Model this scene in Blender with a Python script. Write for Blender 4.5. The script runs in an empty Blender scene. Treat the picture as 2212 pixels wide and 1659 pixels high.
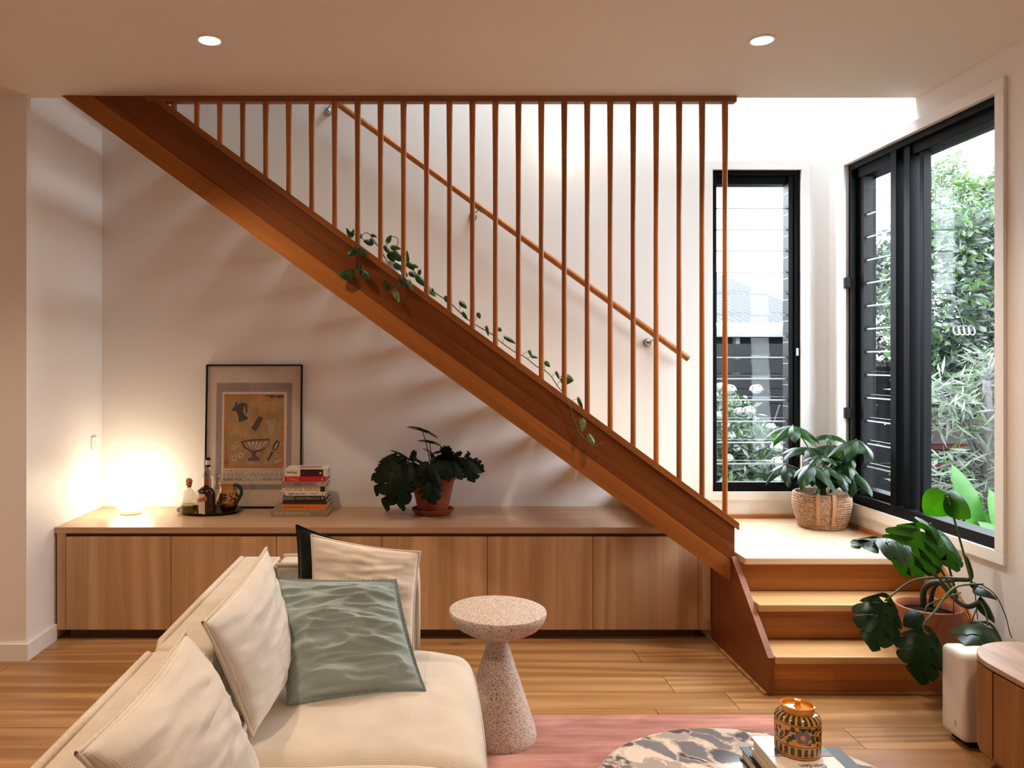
import bpy, bmesh, math, random
from mathutils import Vector, Matrix, noise
random.seed(7)
PI = math.pi
scene = bpy.context.scene
# ------------------------------------------------------------------ camera, world, lights, exposure
F = 1700.0; U0 = 931.0; V0 = 784.0; EYE = 1.42
cam_d = bpy.data.cameras.new('camera')
cam = bpy.data.objects.new('camera', cam_d)
scene.collection.objects.link(cam)
cam.location = (0, 0, EYE)
cam.rotation_euler = (PI / 2, 0, 0)
cam_d.sensor_fit = 'HORIZONTAL'
cam_d.sensor_width = 36.0
cam_d.lens = 36.0 * F / 2212.0
cam_d.shift_x = (1106.0 - U0) / 2212.0
cam_d.shift_y = (V0 - 829.5) / 2212.0
cam_d.clip_start = 0.05
scene.camera = cam

world = bpy.data.worlds.new('overcast_sky'); scene.world = world
world.use_nodes = True
bg = world.node_tree.nodes['Background']
bg.inputs[0].default_value = (0.87, 0.935, 1.0, 1)
bg.inputs[1].default_value = 25.0

def portal(name, loc, rot, sx, sy):
    l = bpy.data.lights.new(name, 'AREA'); l.shape = 'RECTANGLE'; l.size = sx; l.size_y = sy
    l.cycles.is_portal = True
    o = bpy.data.objects.new(name, l); o.location = loc; o.rotation_euler = rot
    scene.collection.objects.link(o); return o
SKY = (0.35, 2.25, 3.84, 4.56)          # skylight opening over the stairwell
SKYZ = 4.1
portal('sky_portal', ((SKY[0] + SKY[1]) / 2, (SKY[2] + SKY[3]) / 2, SKYZ + 0.1), (0, 0, 0), SKY[1] - SKY[0], SKY[3] - SKY[2])
portal('sky_portal', (2.6, 3.82, 1.62), (0, PI / 2, 0), 1.9, 1.2)
portal('sky_portal', (1.91, 4.85, 1.6), (-PI / 2, 0, 0), 0.55, 1.9)

vs = scene.view_settings
scene.display_settings.display_device = 'sRGB'
vs.view_transform = 'Standard'; vs.look = 'None'; vs.exposure = -0.12; vs.gamma = 1.0
vs.use_curve_mapping = False
scene.cycles.max_bounces = 9
scene.cycles.diffuse_bounces = 5
scene.cycles.glossy_bounces = 4
scene.cycles.transmission_bounces = 8
scene.cycles.transparent_max_bounces = 24
scene.cycles.caustics_reflective = False
scene.cycles.caustics_refractive = False
scene.cycles.sample_clamp_indirect = 6.0
scene.cycles.use_denoising = True

# ------------------------------------------------------------------ helpers
def P(u, v, d):
    return Vector(((u - U0) / F * d, d, EYE - (v - V0) / F * d))
def PZ(u, v, z):                      # point of the photo's pixel lying at height z
    d = (EYE - z) * F / (v - V0)
    return Vector(((u - U0) / F * d, d, z))

WORG = {}
def world_org(o):
    return WORG.get(o.name, Vector((0, 0, 0))) if o else Vector((0, 0, 0))

class G:
    """collects polygons; .obj() links them as one mesh object"""
    def __init__(s): s.v = []; s.f = []; s.m = []; s.uv = {}
    def add(s, vs_, fs, mi=0, M=None):
        b = len(s.v)
        for p in vs_:
            p = Vector(p)
            s.v.append(M @ p if M is not None else p)
        for f in fs:
            s.f.append([b + i for i in f]); s.m.append(mi)
        return b
    def box(s, x0, x1, y0, y1, z0, z1, mi=0, M=None):
        vs_ = [(x0, y0, z0), (x1, y0, z0), (x1, y1, z0), (x0, y1, z0), (x0, y0, z1), (x1, y0, z1), (x1, y1, z1), (x0, y1, z1)]
        return s.add(vs_, [(3, 2, 1, 0), (4, 5, 6, 7), (0, 1, 5, 4), (1, 2, 6, 5), (2, 3, 7, 6), (3, 0, 4, 7)], mi, M)
    def prism(s, poly, a0, a1, axis='y', mi=0):
        """poly: 2D points; extruded along axis"""
        def mk(p, a):
            if axis == 'y': return (p[0], a, p[1])
            if axis == 'x': return (a, p[0], p[1])
            return (p[0], p[1], a)
        n = len(poly)
        vs_ = [mk(p, a0) for p in poly] + [mk(p, a1) for p in poly]
        fs = [tuple(range(n)), tuple(range(2 * n - 1, n - 1, -1))]
        fs += [(i, n + i, n + (i + 1) % n, (i + 1) % n) for i in range(n)]
        return s.add(vs_, fs, mi)
    def tube(s, pts, r, n=8, mi=0, cap=True, squash=1.0):
        pts = [Vector(p) for p in pts]
        if not isinstance(r, (list, tuple)): r = [r] * len(pts)
        rings = []; prev = None
        for i, p in enumerate(pts):
            a = pts[max(0, i - 1)]; b = pts[min(len(pts) - 1, i + 1)]
            t = (b - a).normalized() if (b - a).length > 1e-9 else Vector((0, 0, 1))
            if prev is None:
                e = Vector((1, 0, 0)) if abs(t.x) < .9 else Vector((0, 1, 0))
                e = (e - t * e.dot(t)).normalized()
            else:
                e = prev - t * prev.dot(t)
                e = e.normalized() if e.length > 1e-6 else t.orthogonal().normalized()
            prev = e; w = t.cross(e)
            rings.append([p + e * math.cos(2 * PI * k / n) * r[i] + w * math.sin(2 * PI * k / n) * r[i] * squash for k in range(n)])
        vs_ = [q for ring in rings for q in ring]; fs = []
        for i in range(len(pts) - 1):
            for k in range(n):
                fs.append((i * n + k, i * n + (k + 1) % n, (i + 1) * n + (k + 1) % n, (i + 1) * n + k))
        if cap:
            fs.append(tuple(range(n - 1, -1, -1))); fs.append(tuple((len(pts) - 1) * n + k for k in range(n)))
        return s.add(vs_, fs, mi)
    def lathe(s, prof, c=(0, 0, 0), n=32, mi=0, sx=1.0, sy=1.0, bands=None):
        vs_ = []; fs = []; k = len(prof)
        for (r, z) in prof:
            for i in range(n):
                a = 2 * PI * i / n
                vs_.append((c[0] + r * math.cos(a) * sx, c[1] + r * math.sin(a) * sy, c[2] + z))
        b = len(s.v)
        for j in range(k - 1):
            for i in range(n):
                s_ = (j * n + i, j * n + (i + 1) % n, (j + 1) * n + (i + 1) % n, (j + 1) * n + i)
                fs.append(s_)
        b0 = s.add(vs_, fs, mi)
        if bands:
            base = len(s.f) - len(fs)
            for j in range(k - 1):
                for i in range(n): s.m[base + j * n + i] = bands[j]
        if prof[0][0] > 1e-6: s.f.append([b0 + i for i in range(n - 1, -1, -1)]); s.m.append(bands[0] if bands else mi)
        if prof[-1][0] > 1e-6: s.f.append([b0 + (k - 1) * n + i for i in range(n)]); s.m.append(bands[-1] if bands else mi)
    def sphere(s, c, r, n=20, mi=0, sz=1.0):
        prof = [(max(1e-5, r * math.sin(PI * j / (n // 2))), -r * sz * math.cos(PI * j / (n // 2))) for j in range(n // 2 + 1)]
        s.lathe(prof, c, n, mi)
    def quad(s, a, b, c, d, mi=0): s.add([a, b, c, d], [(0, 1, 2, 3)], mi)
    def rbox(s, x0, x1, y0, y1, z0, z1, r, sub=10, mi=0, bulge=(0, 0, 0), fn=None, M=None):
        """box with rounded edges; bulge pushes the faces out in the middle"""
        def ax(a, b):
            ts = [0, .25 * r, .5 * r, .8 * r, 1.1 * r]
            L = b - a
            ts = [t for t in ts if t < L / 2 - 1e-6]
            mid = [ts[-1] + (L - 2 * ts[-1]) * i / sub for i in range(1, sub)]
            return [a + t for t in ts] + [a + m for m in mid] + [b - t for t in reversed(ts)]
        X, Y, Z = ax(x0, x1), ax(y0, y1), ax(z0, z1)
        key = {}; vs_ = []; fs = []
        c = Vector(((x0 + x1) / 2, (y0 + y1) / 2, (z0 + z1) / 2)); h = Vector(((x1 - x0) / 2, (y1 - y0) / 2, (z1 - z0) / 2))
        def vid(i, j, k):
            kk = (i, j, k)
            if kk not in key:
                p = Vector((X[i], Y[j], Z[k]))
                q = Vector((min(max(p.x, x0 + r), x1 - r), min(max(p.y, y0 + r), y1 - r), min(max(p.z, z0 + r), z1 - r)))
                d = p - q
                if d.length > 1e-9: p = q + d.normalized() * r
                e = Vector(((p.x - c.x) / h.x, (p.y - c.y) / h.y, (p.z - c.z) / h.z))
                w = [max(0, 1 - e[a] ** 2) for a in range(3)]
                p = p + Vector((e.x * bulge[0] * w[1] * w[2], e.y * bulge[1] * w[0] * w[2], e.z * bulge[2] * w[0] * w[1]))
                if fn: p = fn(p)
                key[kk] = len(vs_); vs_.append(p)
            return key[kk]
        nx, ny, nz = len(X) - 1, len(Y) - 1, len(Z) - 1
        for i in range(nx):
            for j in range(ny):
                fs.append((vid(i, j, 0), vid(i, j + 1, 0), vid(i + 1, j + 1, 0), vid(i + 1, j, 0)))
                fs.append((vid(i, j, nz), vid(i + 1, j, nz), vid(i + 1, j + 1, nz), vid(i, j + 1, nz)))
        for i in range(nx):
            for k in range(nz):
                fs.append((vid(i, 0, k), vid(i + 1, 0, k), vid(i + 1, 0, k + 1), vid(i, 0, k + 1)))
                fs.append((vid(i, ny, k), vid(i, ny, k + 1), vid(i + 1, ny, k + 1), vid(i + 1, ny, k)))
        for j in range(ny):
            for k in range(nz):
                fs.append((vid(0, j, k), vid(0, j, k + 1), vid(0, j + 1, k + 1), vid(0, j + 1, k)))
                fs.append((vid(nx, j, k), vid(nx, j + 1, k), vid(nx, j + 1, k + 1), vid(nx, j, k + 1)))
        s.add(vs_, fs, mi, M)
    def mesh(s, name, mats, smooth=False, org=Vector((0, 0, 0)), bevel=0, uvs=None):
        me = bpy.data.meshes.new(name)
        me.from_pydata([tuple(p - org) for p in s.v], [], s.f)
        for m in (mats if isinstance(mats, (list, tuple)) else [mats]): me.materials.append(m)
        me.polygons.foreach_set('material_index', s.m)
        if uvs:
            lay = me.uv_layers.new(name='UVMap')
            for l in me.loops: lay.data[l.index].uv = uvs[l.vertex_index]
        if bevel:
            bm = bmesh.new(); bm.from_mesh(me)
            bmesh.ops.recalc_face_normals(bm, faces=bm.faces)
            bmesh.ops.bevel(bm, geom=[e for e in bm.edges if len(e.link_faces) == 2 and e.calc_face_angle(0) > .5], offset=bevel, segments=2, affect='EDGES', profile=.6)
            bm.to_mesh(me); bm.free()
        if smooth:
            me.polygons.foreach_set('use_smooth', [True] * len(me.polygons))
            if smooth == 'auto':
                bm = bmesh.new(); bm.from_mesh(me)
                for e in bm.edges:
                    if len(e.link_faces) == 2 and e.calc_face_angle(0) > 0.7: e.smooth = False
                bm.to_mesh(me); bm.free()
        me.update()
        return me
    def obj(s, name, mats, parent=None, smooth=False, bevel=0, uvs=None, label=None):
        me = s.mesh(name, mats, smooth, world_org(parent), bevel, uvs)
        o = bpy.data.objects.new(name, me); scene.collection.objects.link(o)
        if parent: o.parent = parent; WORG[o.name] = world_org(parent)
        if label: o['label'] = label
        return o

def tag(o, label, cat, group=None, kind=None):
    if label: o['label'] = label
    if cat: o['category'] = cat
    if group: o['group'] = group
    if kind: o['kind'] = kind
    return o
def thing(name, label, cat, loc=(0, 0, 0), group=None, rot=None):
    """Empty at the base; geometry below it is given in world coordinates when rot is None"""
    o = bpy.data.objects.new(name, None); scene.collection.objects.link(o)
    o.location = loc; o.empty_display_size = .05
    if rot is None: WORG[o.name] = Vector(loc)
    else: o.rotation_euler = rot; WORG[o.name] = Vector((0, 0, 0))
    return tag(o, label, cat, group)
def link_copy(o, parent=None, loc=None):
    c = o.copy(); scene.collection.objects.link(c)
    if parent is not None: c.parent = parent
    if loc is not None: c.location = loc
    return c
def struct(name, g, mat, parent=None, **k):
    o = g.obj(name, mat, parent, **k); o['kind'] = 'structure'; return o

# ------------------------------------------------------------------ materials
def newmat(name):
    m = bpy.data.materials.new(name); m.use_nodes = True
    nt = m.node_tree; b = nt.nodes['Principled BSDF']
    return m, nt, b
def N(nt, typ, **kw):
    n = nt.nodes.new(typ)
    for k, v in kw.items():
        if k in n.inputs: n.inputs[k].default_value = v
        else: setattr(n, k, v)
    return n
def L(nt, a, b): nt.links.new(a, b)
def ramp(nt, stops, interp='LINEAR'):
    r = nt.nodes.new('ShaderNodeValToRGB'); r.color_ramp.interpolation = interp
    e = r.color_ramp.elements
    while len(e) > 1: e.remove(e[-1])
    e[0].position = stops[0][0]; e[0].color = (*stops[0][1], 1)
    for p, c in stops[1:]:
        x = e.new(p); x.color = (*c, 1)
    return r
def coords(nt, kind='Object', scale=(1, 1, 1), rot=(0, 0, 0), rand=0.0):
    tc = nt.nodes.new('ShaderNodeTexCoord'); out = tc.outputs[kind]
    if rand:
        oi = nt.nodes.new('ShaderNodeObjectInfo')
        mu = N(nt, 'ShaderNodeMath', operation='MULTIPLY'); mu.inputs[1].default_value = rand
        L(nt, oi.outputs['Random'], mu.inputs[0])
        ad = N(nt, 'ShaderNodeVectorMath', operation='ADD'); L(nt, out, ad.inputs[0]); L(nt, mu.outputs[0], ad.inputs[1])
        out = ad.outputs[0]
    mr = nt.nodes.new('ShaderNodeMapping'); mr.inputs['Rotation'].default_value = rot
    L(nt, out, mr.inputs[0])
    ms = nt.nodes.new('ShaderNodeMapping'); ms.inputs['Scale'].default_value = scale
    L(nt, mr.outputs[0], ms.inputs[0])
    return ms.outputs[0]
def bump(nt, b, height, strength=.2, dist=.002):
    bn = N(nt, 'ShaderNodeBump'); bn.inputs['Strength'].default_value = strength; bn.inputs['Distance'].default_value = dist
    L(nt, height, bn.inputs['Height']); L(nt, bn.outputs[0], b.inputs['Normal'])
def plain(name, col, rough=.5, metal=0.0, spec=.5, noise_amt=0.0, nscale=30, bumpk=0.0):
    m, nt, b = newmat(name)
    b.inputs['Base Color'].default_value = (*col, 1); b.inputs['Roughness'].default_value = rough
    b.inputs['Metallic'].default_value = metal; b.inputs['Specular IOR Level'].default_value = spec
    co = coords(nt)
    nz = N(nt, 'ShaderNodeTexNoise'); nz.inputs['Scale'].default_value = nscale; nz.inputs['Detail'].default_value = 4
    L(nt, co, nz.inputs['Vector'])
    k = max(noise_amt, .015)
    r = ramp(nt, [(.3, tuple(c * (1 - k) for c in col)), (.7, tuple(min(1, c * (1 + k)) for c in col))])
    L(nt, nz.outputs['Fac'], r.inputs[0]); L(nt, r.outputs[0], b.inputs['Base Color'])
    if bumpk: bump(nt, b, nz.outputs['Fac'], bumpk)
    return m
def wood(name, dark, light, axis='x', scale=1.0, rough=.4, slope=0.0, vary=.16, knots=False, cath=0.0, spec=.4):
    m, nt, b = newmat(name)
    lo, hi = .9 * scale, 16 * scale
    sc = {'x': (lo, hi, hi), 'y': (hi, lo, hi), 'z': (hi, hi, lo)}[axis]
    co = coords(nt, 'Object', sc, (0, slope, 0), rand=23.0)
    n1 = N(nt, 'ShaderNodeTexNoise'); n1.inputs['Scale'].default_value = 1.0; n1.inputs['Detail'].default_value = 5; n1.inputs['Distortion'].default_value = .7 + cath
    L(nt, co, n1.inputs['Vector'])
    sc2 = tuple(c * 7 if c > lo + 1e-6 else c * 3 for c in sc)
    co2 = coords(nt, 'Object', sc2, (0, slope, 0), rand=11.0)
    n2 = N(nt, 'ShaderNodeTexNoise'); n2.inputs['Scale'].default_value = 1.0; n2.inputs['Detail'].default_value = 3
    L(nt, co2, n2.inputs['Vector'])
    mid = tuple((a + c) / 2 for a, c in zip(dark, light))
    r = ramp(nt, [(.28, dark), (.5, mid), (.72, light)])
    fac = N(nt, 'ShaderNodeMix', data_type='FLOAT'); fac.inputs[0].default_value = .35
    if cath:
        co3 = coords(nt, 'Object', tuple(c * .22 for c in sc), (0, slope, 0), rand=7.0)
        nw = N(nt, 'ShaderNodeTexNoise'); nw.inputs['Scale'].default_value = 1.0; nw.inputs['Detail'].default_value = 1
        L(nt, co3, nw.inputs['Vector'])
        mm = N(nt, 'ShaderNodeMath', operation='MULTIPLY'); mm.inputs[1].default_value = 70.0; L(nt, nw.outputs['Fac'], mm.inputs[0])
        sn = N(nt, 'ShaderNodeMath', operation='SINE'); L(nt, mm.outputs[0], sn.inputs[0])
        ms = N(nt, 'ShaderNodeMath', operation='MULTIPLY_ADD'); ms.inputs[1].default_value = .24; L(nt, sn.outputs[0], ms.inputs[0]); L(nt, n1.outputs['Fac'], ms.inputs[2])
        L(nt, ms.outputs[0], fac.inputs[2])
    else:
        L(nt, n1.outputs['Fac'], fac.inputs[2])
    L(nt, n2.outputs['Fac'], fac.inputs[3]); L(nt, fac.outputs[0], r.inputs[0])
    col = r.outputs[0]
    if knots:
        kv = N(nt, 'ShaderNodeTexVoronoi'); kv.inputs['Scale'].default_value = 1.0
        ksc = {'x': (1.3, 4.5, 4.5), 'y': (4.5, 1.3, 4.5), 'z': (4.5, 4.5, 1.3)}[axis]
        L(nt, coords(nt, 'Object', ksc, rand=31.0), kv.inputs['Vector'])
        kr = ramp(nt, [(.02, (.22, .16, .12)), (.075, (1, 1, 1))]); L(nt, kv.outputs['Distance'], kr.inputs[0])
        mk = N(nt, 'ShaderNodeMix', data_type='RGBA', blend_type='MULTIPLY'); mk.inputs[0].default_value = .8
        L(nt, col, mk.inputs[6]); L(nt, kr.outputs[0], mk.inputs[7]); col = mk.outputs[2]
    oi = nt.nodes.new('ShaderNodeObjectInfo')
    mp = N(nt, 'ShaderNodeMapRange'); mp.inputs[3].default_value = 1 - vary; mp.inputs[4].default_value = 1 + vary
    L(nt, oi.outputs['Random'], mp.inputs[0])
    mx = N(nt, 'ShaderNodeVectorMath', operation='SCALE'); L(nt, col, mx.inputs[0]); L(nt, mp.outputs[0], mx.inputs['Scale'])
    L(nt, mx.outputs[0], b.inputs['Base Color'])
    b.inputs['Roughness'].default_value = rough; b.inputs['Specular IOR Level'].default_value = spec
    bump(nt, b, n2.outputs['Fac'], .12, .001)
    return m
def thin_glass(name, tint=(1, 1, 1), rough=.0, refl=1.0, milk=0.0):
    m = bpy.data.materials.new(name); m.use_nodes = True; nt = m.node_tree
    nt.nodes.remove(nt.nodes['Principled BSDF']); out = nt.nodes['Material Output']
    tr = N(nt, 'ShaderNodeBsdfTransparent'); tr.inputs[0].default_value = (*tint, 1)
    gl = N(nt, 'ShaderNodeBsdfGlossy'); gl.inputs['Roughness'].default_value = rough
    lw = N(nt, 'ShaderNodeLayerWeight'); lw.inputs[0].default_value = .5
    pw = N(nt, 'ShaderNodeMath', operation='POWER'); pw.inputs[1].default_value = 5.0; L(nt, lw.outputs['Facing'], pw.inputs[0])
    mu = N(nt, 'ShaderNodeMath', operation='MULTIPLY_ADD'); mu.inputs[1].default_value = .95 * min(refl, 1); mu.inputs[2].default_value = .04 * refl; L(nt, pw.outputs[0], mu.inputs[0])
    mx = N(nt, 'ShaderNodeMixShader'); L(nt, mu.outputs[0], mx.inputs[0]); L(nt, tr.outputs[0], mx.inputs[1]); L(nt, gl.outputs[0], mx.inputs[2])
    last = mx
    if milk:
        di = N(nt, 'ShaderNodeBsdfTranslucent'); m2 = N(nt, 'ShaderNodeMixShader'); m2.inputs[0].default_value = milk
        L(nt, mx.outputs[0], m2.inputs[1]); L(nt, di.outputs[0], m2.inputs[2]); last = m2
    L(nt, last.outputs[0], out.inputs[0])
    return m
def leafmat(name, c1, c2, rough=.35, transl=.25, nscale=6, spec=.5, tm=(2.7, 3.2, .5)):
    m, nt, b = newmat(name); out = nt.nodes['Material Output']
    nz = N(nt, 'ShaderNodeTexNoise'); nz.inputs['Scale'].default_value = nscale; nz.inputs['Detail'].default_value = 3
    L(nt, coords(nt, rand=5.0), nz.inputs['Vector'])
    r = ramp(nt, [(.3, c1), (.7, c2)]); L(nt, nz.outputs['Fac'], r.inputs[0]); L(nt, r.outputs[0], b.inputs['Base Color'])
    b.inputs['Roughness'].default_value = rough; b.inputs['Specular IOR Level'].default_value = spec
    tl = N(nt, 'ShaderNodeBsdfTranslucent'); sc = N(nt, 'ShaderNodeMix', data_type='RGBA', blend_type='MULTIPLY'); sc.inputs[0].default_value = 1
    L(nt, r.outputs[0], sc.inputs[6]); sc.inputs[7].default_value = (*tm, 1)
    L(nt, sc.outputs[2], tl.inputs[0])
    mx = N(nt, 'ShaderNodeMixShader'); mx.inputs[0].default_value = transl
    L(nt, b.outputs[0], mx.inputs[1]); L(nt, tl.outputs[0], mx.inputs[2]); L(nt, mx.outputs[0], out.inputs[0])
    bump(nt, b, nz.outputs['Fac'], .15)
    return m
def weave(name, col, dark, sx, sy, bumpk=.6, kind='UV', rough=.95, wr=0.0, contrast=1.0):
    """two crossing wave patterns: a woven cloth"""
    m, nt, b = newmat(name)
    co = coords(nt, kind)
    w1 = N(nt, 'ShaderNodeTexWave', wave_type='BANDS', bands_direction='X'); w1.inputs['Scale'].default_value = sx; w1.inputs['Distortion'].default_value = .6; w1.inputs['Detail'].default_value = 1
    w2 = N(nt, 'ShaderNodeTexWave', wave_type='BANDS', bands_direction='Y'); w2.inputs['Scale'].default_value = sy; w2.inputs['Distortion'].default_value = .6; w2.inputs['Detail'].default_value = 1
    L(nt, co, w1.inputs['Vector']); L(nt, co, w2.inputs['Vector'])
    mu = N(nt, 'ShaderNodeMath', operation='MULTIPLY'); L(nt, w1.outputs['Fac'], mu.inputs[0]); L(nt, w2.outputs['Fac'], mu.inputs[1])
    nz = N(nt, 'ShaderNodeTexNoise'); nz.inputs['Scale'].default_value = 9; nz.inputs['Detail'].default_value = 6
    L(nt, co, nz.inputs['Vector'])
    r = ramp(nt, [(.0, dark), (.55 / contrast, col)]); L(nt, mu.outputs[0], r.inputs[0])
    r2 = ramp(nt, [(.3, (.86, .86, .86)), (.7, (1, 1, 1))]); L(nt, nz.outputs['Fac'], r2.inputs[0])
    mx = N(nt, 'ShaderNodeMix', data_type='RGBA', blend_type='MULTIPLY'); mx.inputs[0].default_value = 1
    L(nt, r.outputs[0], mx.inputs[6]); L(nt, r2.outputs[0], mx.inputs[7]); L(nt, mx.outputs[2], b.inputs['Base Color'])
    b.inputs['Roughness'].default_value = rough; b.inputs['Specular IOR Level'].default_value = .15
    b.inputs['Sheen Weight'].default_value = .15
    h = mu.outputs[0]
    if wr:
        nw = N(nt, 'ShaderNodeTexNoise'); nw.inputs['Scale'].default_value = 1; nw.inputs['Detail'].default_value = 5; nw.inputs['Distortion'].default_value = 1.2
        L(nt, coords(nt, kind, (14, 40, 1)), nw.inputs['Vector'])
        ad = N(nt, 'ShaderNodeMath', operation='MULTIPLY_ADD'); ad.inputs[1].default_value = wr
        L(nt, nw.outputs['Fac'], ad.inputs[0]); L(nt, mu.outputs[0], ad.inputs[2]); h = ad.outputs[0]
    bump(nt, b, h, bumpk, .002)
    return m
def emit(name, col, s):
    m, nt, b = newmat(name)
    b.inputs['Base Color'].default_value = (*col, 1)
    b.inputs['Emission Color'].default_value = (*col, 1); b.inputs['Emission Strength'].default_value = s
    return m

M = {}
M['wall'] = plain('white_wall_paint', (.84, .82, .80), .45, spec=.35, nscale=260, bumpk=.05)
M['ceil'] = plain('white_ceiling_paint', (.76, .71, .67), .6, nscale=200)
M['trim'] = plain('white_trim_paint', (.84, .82, .80), .35, nscale=80)
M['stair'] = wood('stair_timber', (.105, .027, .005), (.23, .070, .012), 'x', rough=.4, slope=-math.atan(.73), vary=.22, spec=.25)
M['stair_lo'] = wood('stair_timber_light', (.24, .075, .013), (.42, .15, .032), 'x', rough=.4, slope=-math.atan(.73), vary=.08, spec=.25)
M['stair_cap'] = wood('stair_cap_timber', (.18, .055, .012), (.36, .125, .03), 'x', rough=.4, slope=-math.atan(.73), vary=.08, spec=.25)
M['stair_v'] = wood('baluster_timber', (.25, .072, .012), (.48, .165, .035), 'z', rough=.32, vary=.2, scale=1.4)
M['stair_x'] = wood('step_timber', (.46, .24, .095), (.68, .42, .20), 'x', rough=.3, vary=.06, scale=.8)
M['land_overlit'] = wood('overlit_landing_timber', (.60, .41, .24), (.76, .58, .40), 'x', rough=.28, vary=.04, scale=.8)  # step timber bleached: the overexposed daylight on the landing is put into its colour
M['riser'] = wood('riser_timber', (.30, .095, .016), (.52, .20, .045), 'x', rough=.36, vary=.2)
M['stair_y'] = wood('panel_timber', (.13, .035, .010), (.24, .07, .018), 'y', rough=.4, vary=.2)
M['rail'] = wood('rail_timber', (.17, .05, .011), (.30, .10, .025), 'x', rough=.36, vary=.1)
M['floorw'] = wood('oak_plank', (.27, .125, .042), (.47, .255, .105), 'x', rough=.36, vary=.07, knots=True, cath=.4, scale=.8)
M['cab'] = wood('cabinet_veneer', (.42, .245, .120), (.60, .385, .215), 'z', rough=.5, vary=.04, cath=.9, scale=.6)
M['cabx'] = wood('bench_top_veneer', (.40, .24, .135), (.55, .355, .21), 'x', rough=.33, vary=.03, scale=.9)
M['kick'] = plain('dark_kickboard', (.10, .055, .03), .6)
M['side'] = wood('sideboard_ash', (.17, .068, .016), (.32, .14, .04), 'z', rough=.45, vary=.08, scale=1.2)
M['side_top'] = wood('sideboard_top_ash', (.26, .15, .10), (.56, .38, .28), 'y', rough=.4, vary=.03, scale=2.2)
M['black'] = plain('black_window_metal', (.0018, .002, .0028), .5, spec=.10)
M['blackp'] = plain('black_plastic', (.003, .003, .0035), .5, spec=.15)
M['glass'] = thin_glass('window_glass', (.95, .97, .97), 0, .25)
M['louvre'] = thin_glass('louvre_glass', (.95, .97, .97), 0, .2)
M['ledge'] = plain('frosted_glass_edge', (.55, .58, .60), .4)
M['steel'] = plain('brushed_steel', (.42, .42, .43), .32, metal=1.0)
M['soil'] = plain('potting_soil', (.010, .006, .004), 1.0, spec=.05, noise_amt=.4, nscale=90, bumpk=.8)
M['terra'] = plain('terracotta', (.27, .055, .018), .8, noise_amt=.10, nscale=12)
M['terra2'] = plain('pale_terracotta', (.30, .092, .036), .75, noise_amt=.08, nscale=10)
M['leafd'] = leafmat('dark_glossy_leaf', (.003, .012, .003), (.009, .034, .006), .30, .10, spec=.15)
M['leafm'] = leafmat('monstera_leaf', (.007, .030, .003), (.020, .070, .006), .33, .5, spec=.10)
M['leafp'] = leafmat('pothos_leaf', (.008, .030, .007), (.035, .075, .018), .35, .2, nscale=30, spec=.3)
M['leafl'] = leafmat('lobed_dark_leaf', (.003, .007, .003), (.008, .018, .005), .5, .04, spec=.12)
M['stem'] = plain('green_stem', (.06, .11, .025), .5, noise_amt=.3)
M['stemd'] = plain('dark_stem', (.03, .035, .018), .6, noise_amt=.3)
# ------------------------------------------------------------------ the setting
XR, XL, YB, CZ = 2.34, -1.93, 4.62, 2.70      # right wall, stair nook's left wall, back wall, ceiling
LX = 0.51                                      # landing height
# floor: sub-floor slab with oak planks as parts
g = G(); g.box(-3.4, XR, -3.2, YB, -.2, -.012)
floor = struct('floor', g, M['kick'])
rows = []
yb = 4.06; k = 0
rnd = random.Random(11)
ends = {3: [(1432, 1462)], 4: [(1565, 1495)], 5: [(1414, 1529)]}
while yb > .9:
    ya = yb - .1665
    d = yb
    xs = [-3.3]
    fixed = {1: [-.9], 3: [(1432 - U0) / F * 3.566], 4: [(1565 - U0) / F * 3.395], 5: [(1414 - U0) / F * 3.235], 6: [(1818 - U0) / F * 3.07]}
    x = -3.3 + rnd.uniform(.5, 1.9)
    if k in fixed:
        x = fixed[k][0]
        while x - 1.9 > -3.2: x -= 1.9
    while x < XR - .3:
        xs.append(x); x += 1.9 if k in fixed else rnd.choice([1.5, 1.9, 1.9])
    xs.append(XR)
    for a, b in zip(xs, xs[1:]):
        g = G(); gp = .0012
        g.box(a + gp, b - gp, ya + gp, yb - gp, -.012, 0)
        struct('plank', g, M['floorw'], floor, bevel=.0012)
    yb = ya; k += 1
g = G(); g.box(-3.3, XR, -3.1, yb - .001, -.012, 0); struct('plank', g, M['floorw'], floor)
g = G(); g.box(-3.3, XR, 4.062, YB, -.012, 0); struct('plank', g, M['floorw'], floor)

# walls
WBx0, WBx1, WBz0, WBz1 = 1.648, 2.172, .664, 2.554      # back window opening
g = G()
g.box(-3.4, WBx0, YB, YB + .14, -.05, 4.9); g.box(WBx1, XR + .16, YB, YB + .14, -.05, 4.9)
g.box(WBx0, WBx1, YB, YB + .14, -.05, WBz0); g.box(WBx0, WBx1, YB, YB + .14, WBz1, 4.9)
struct('wall_back', g, M['wall'])
WRy0, WRy1, WRz0, WRz1 = 3.25, 4.435, .645, 2.535        # right window opening
g = G()
g.box(XR, XR + .16, -3.2, WRy0, -.05, 4.9); g.box(XR, XR + .16, WRy1, YB, -.05, 4.9)
g.box(XR, XR + .16, WRy0, WRy1, -.05, WRz0); g.box(XR, XR + .16, WRy0, WRy1, WRz1, 4.9)
struct('wall_right', g, M['wall'])
g = G(); g.box(-3.3, XL, 3.754, YB - .001, 0, 3.35); struct('wall_left', g, M['wall'])
g = G(); g.box(-3.42, -3.3, -3.2, YB, 0, 4.9); struct('wall_outer_left', g, M['wall'])
g = G(); g.box(-3.4, XR, -3.3, -3.1, 0, 4.9); struct('wall_front', g, M['wall'])
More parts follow.
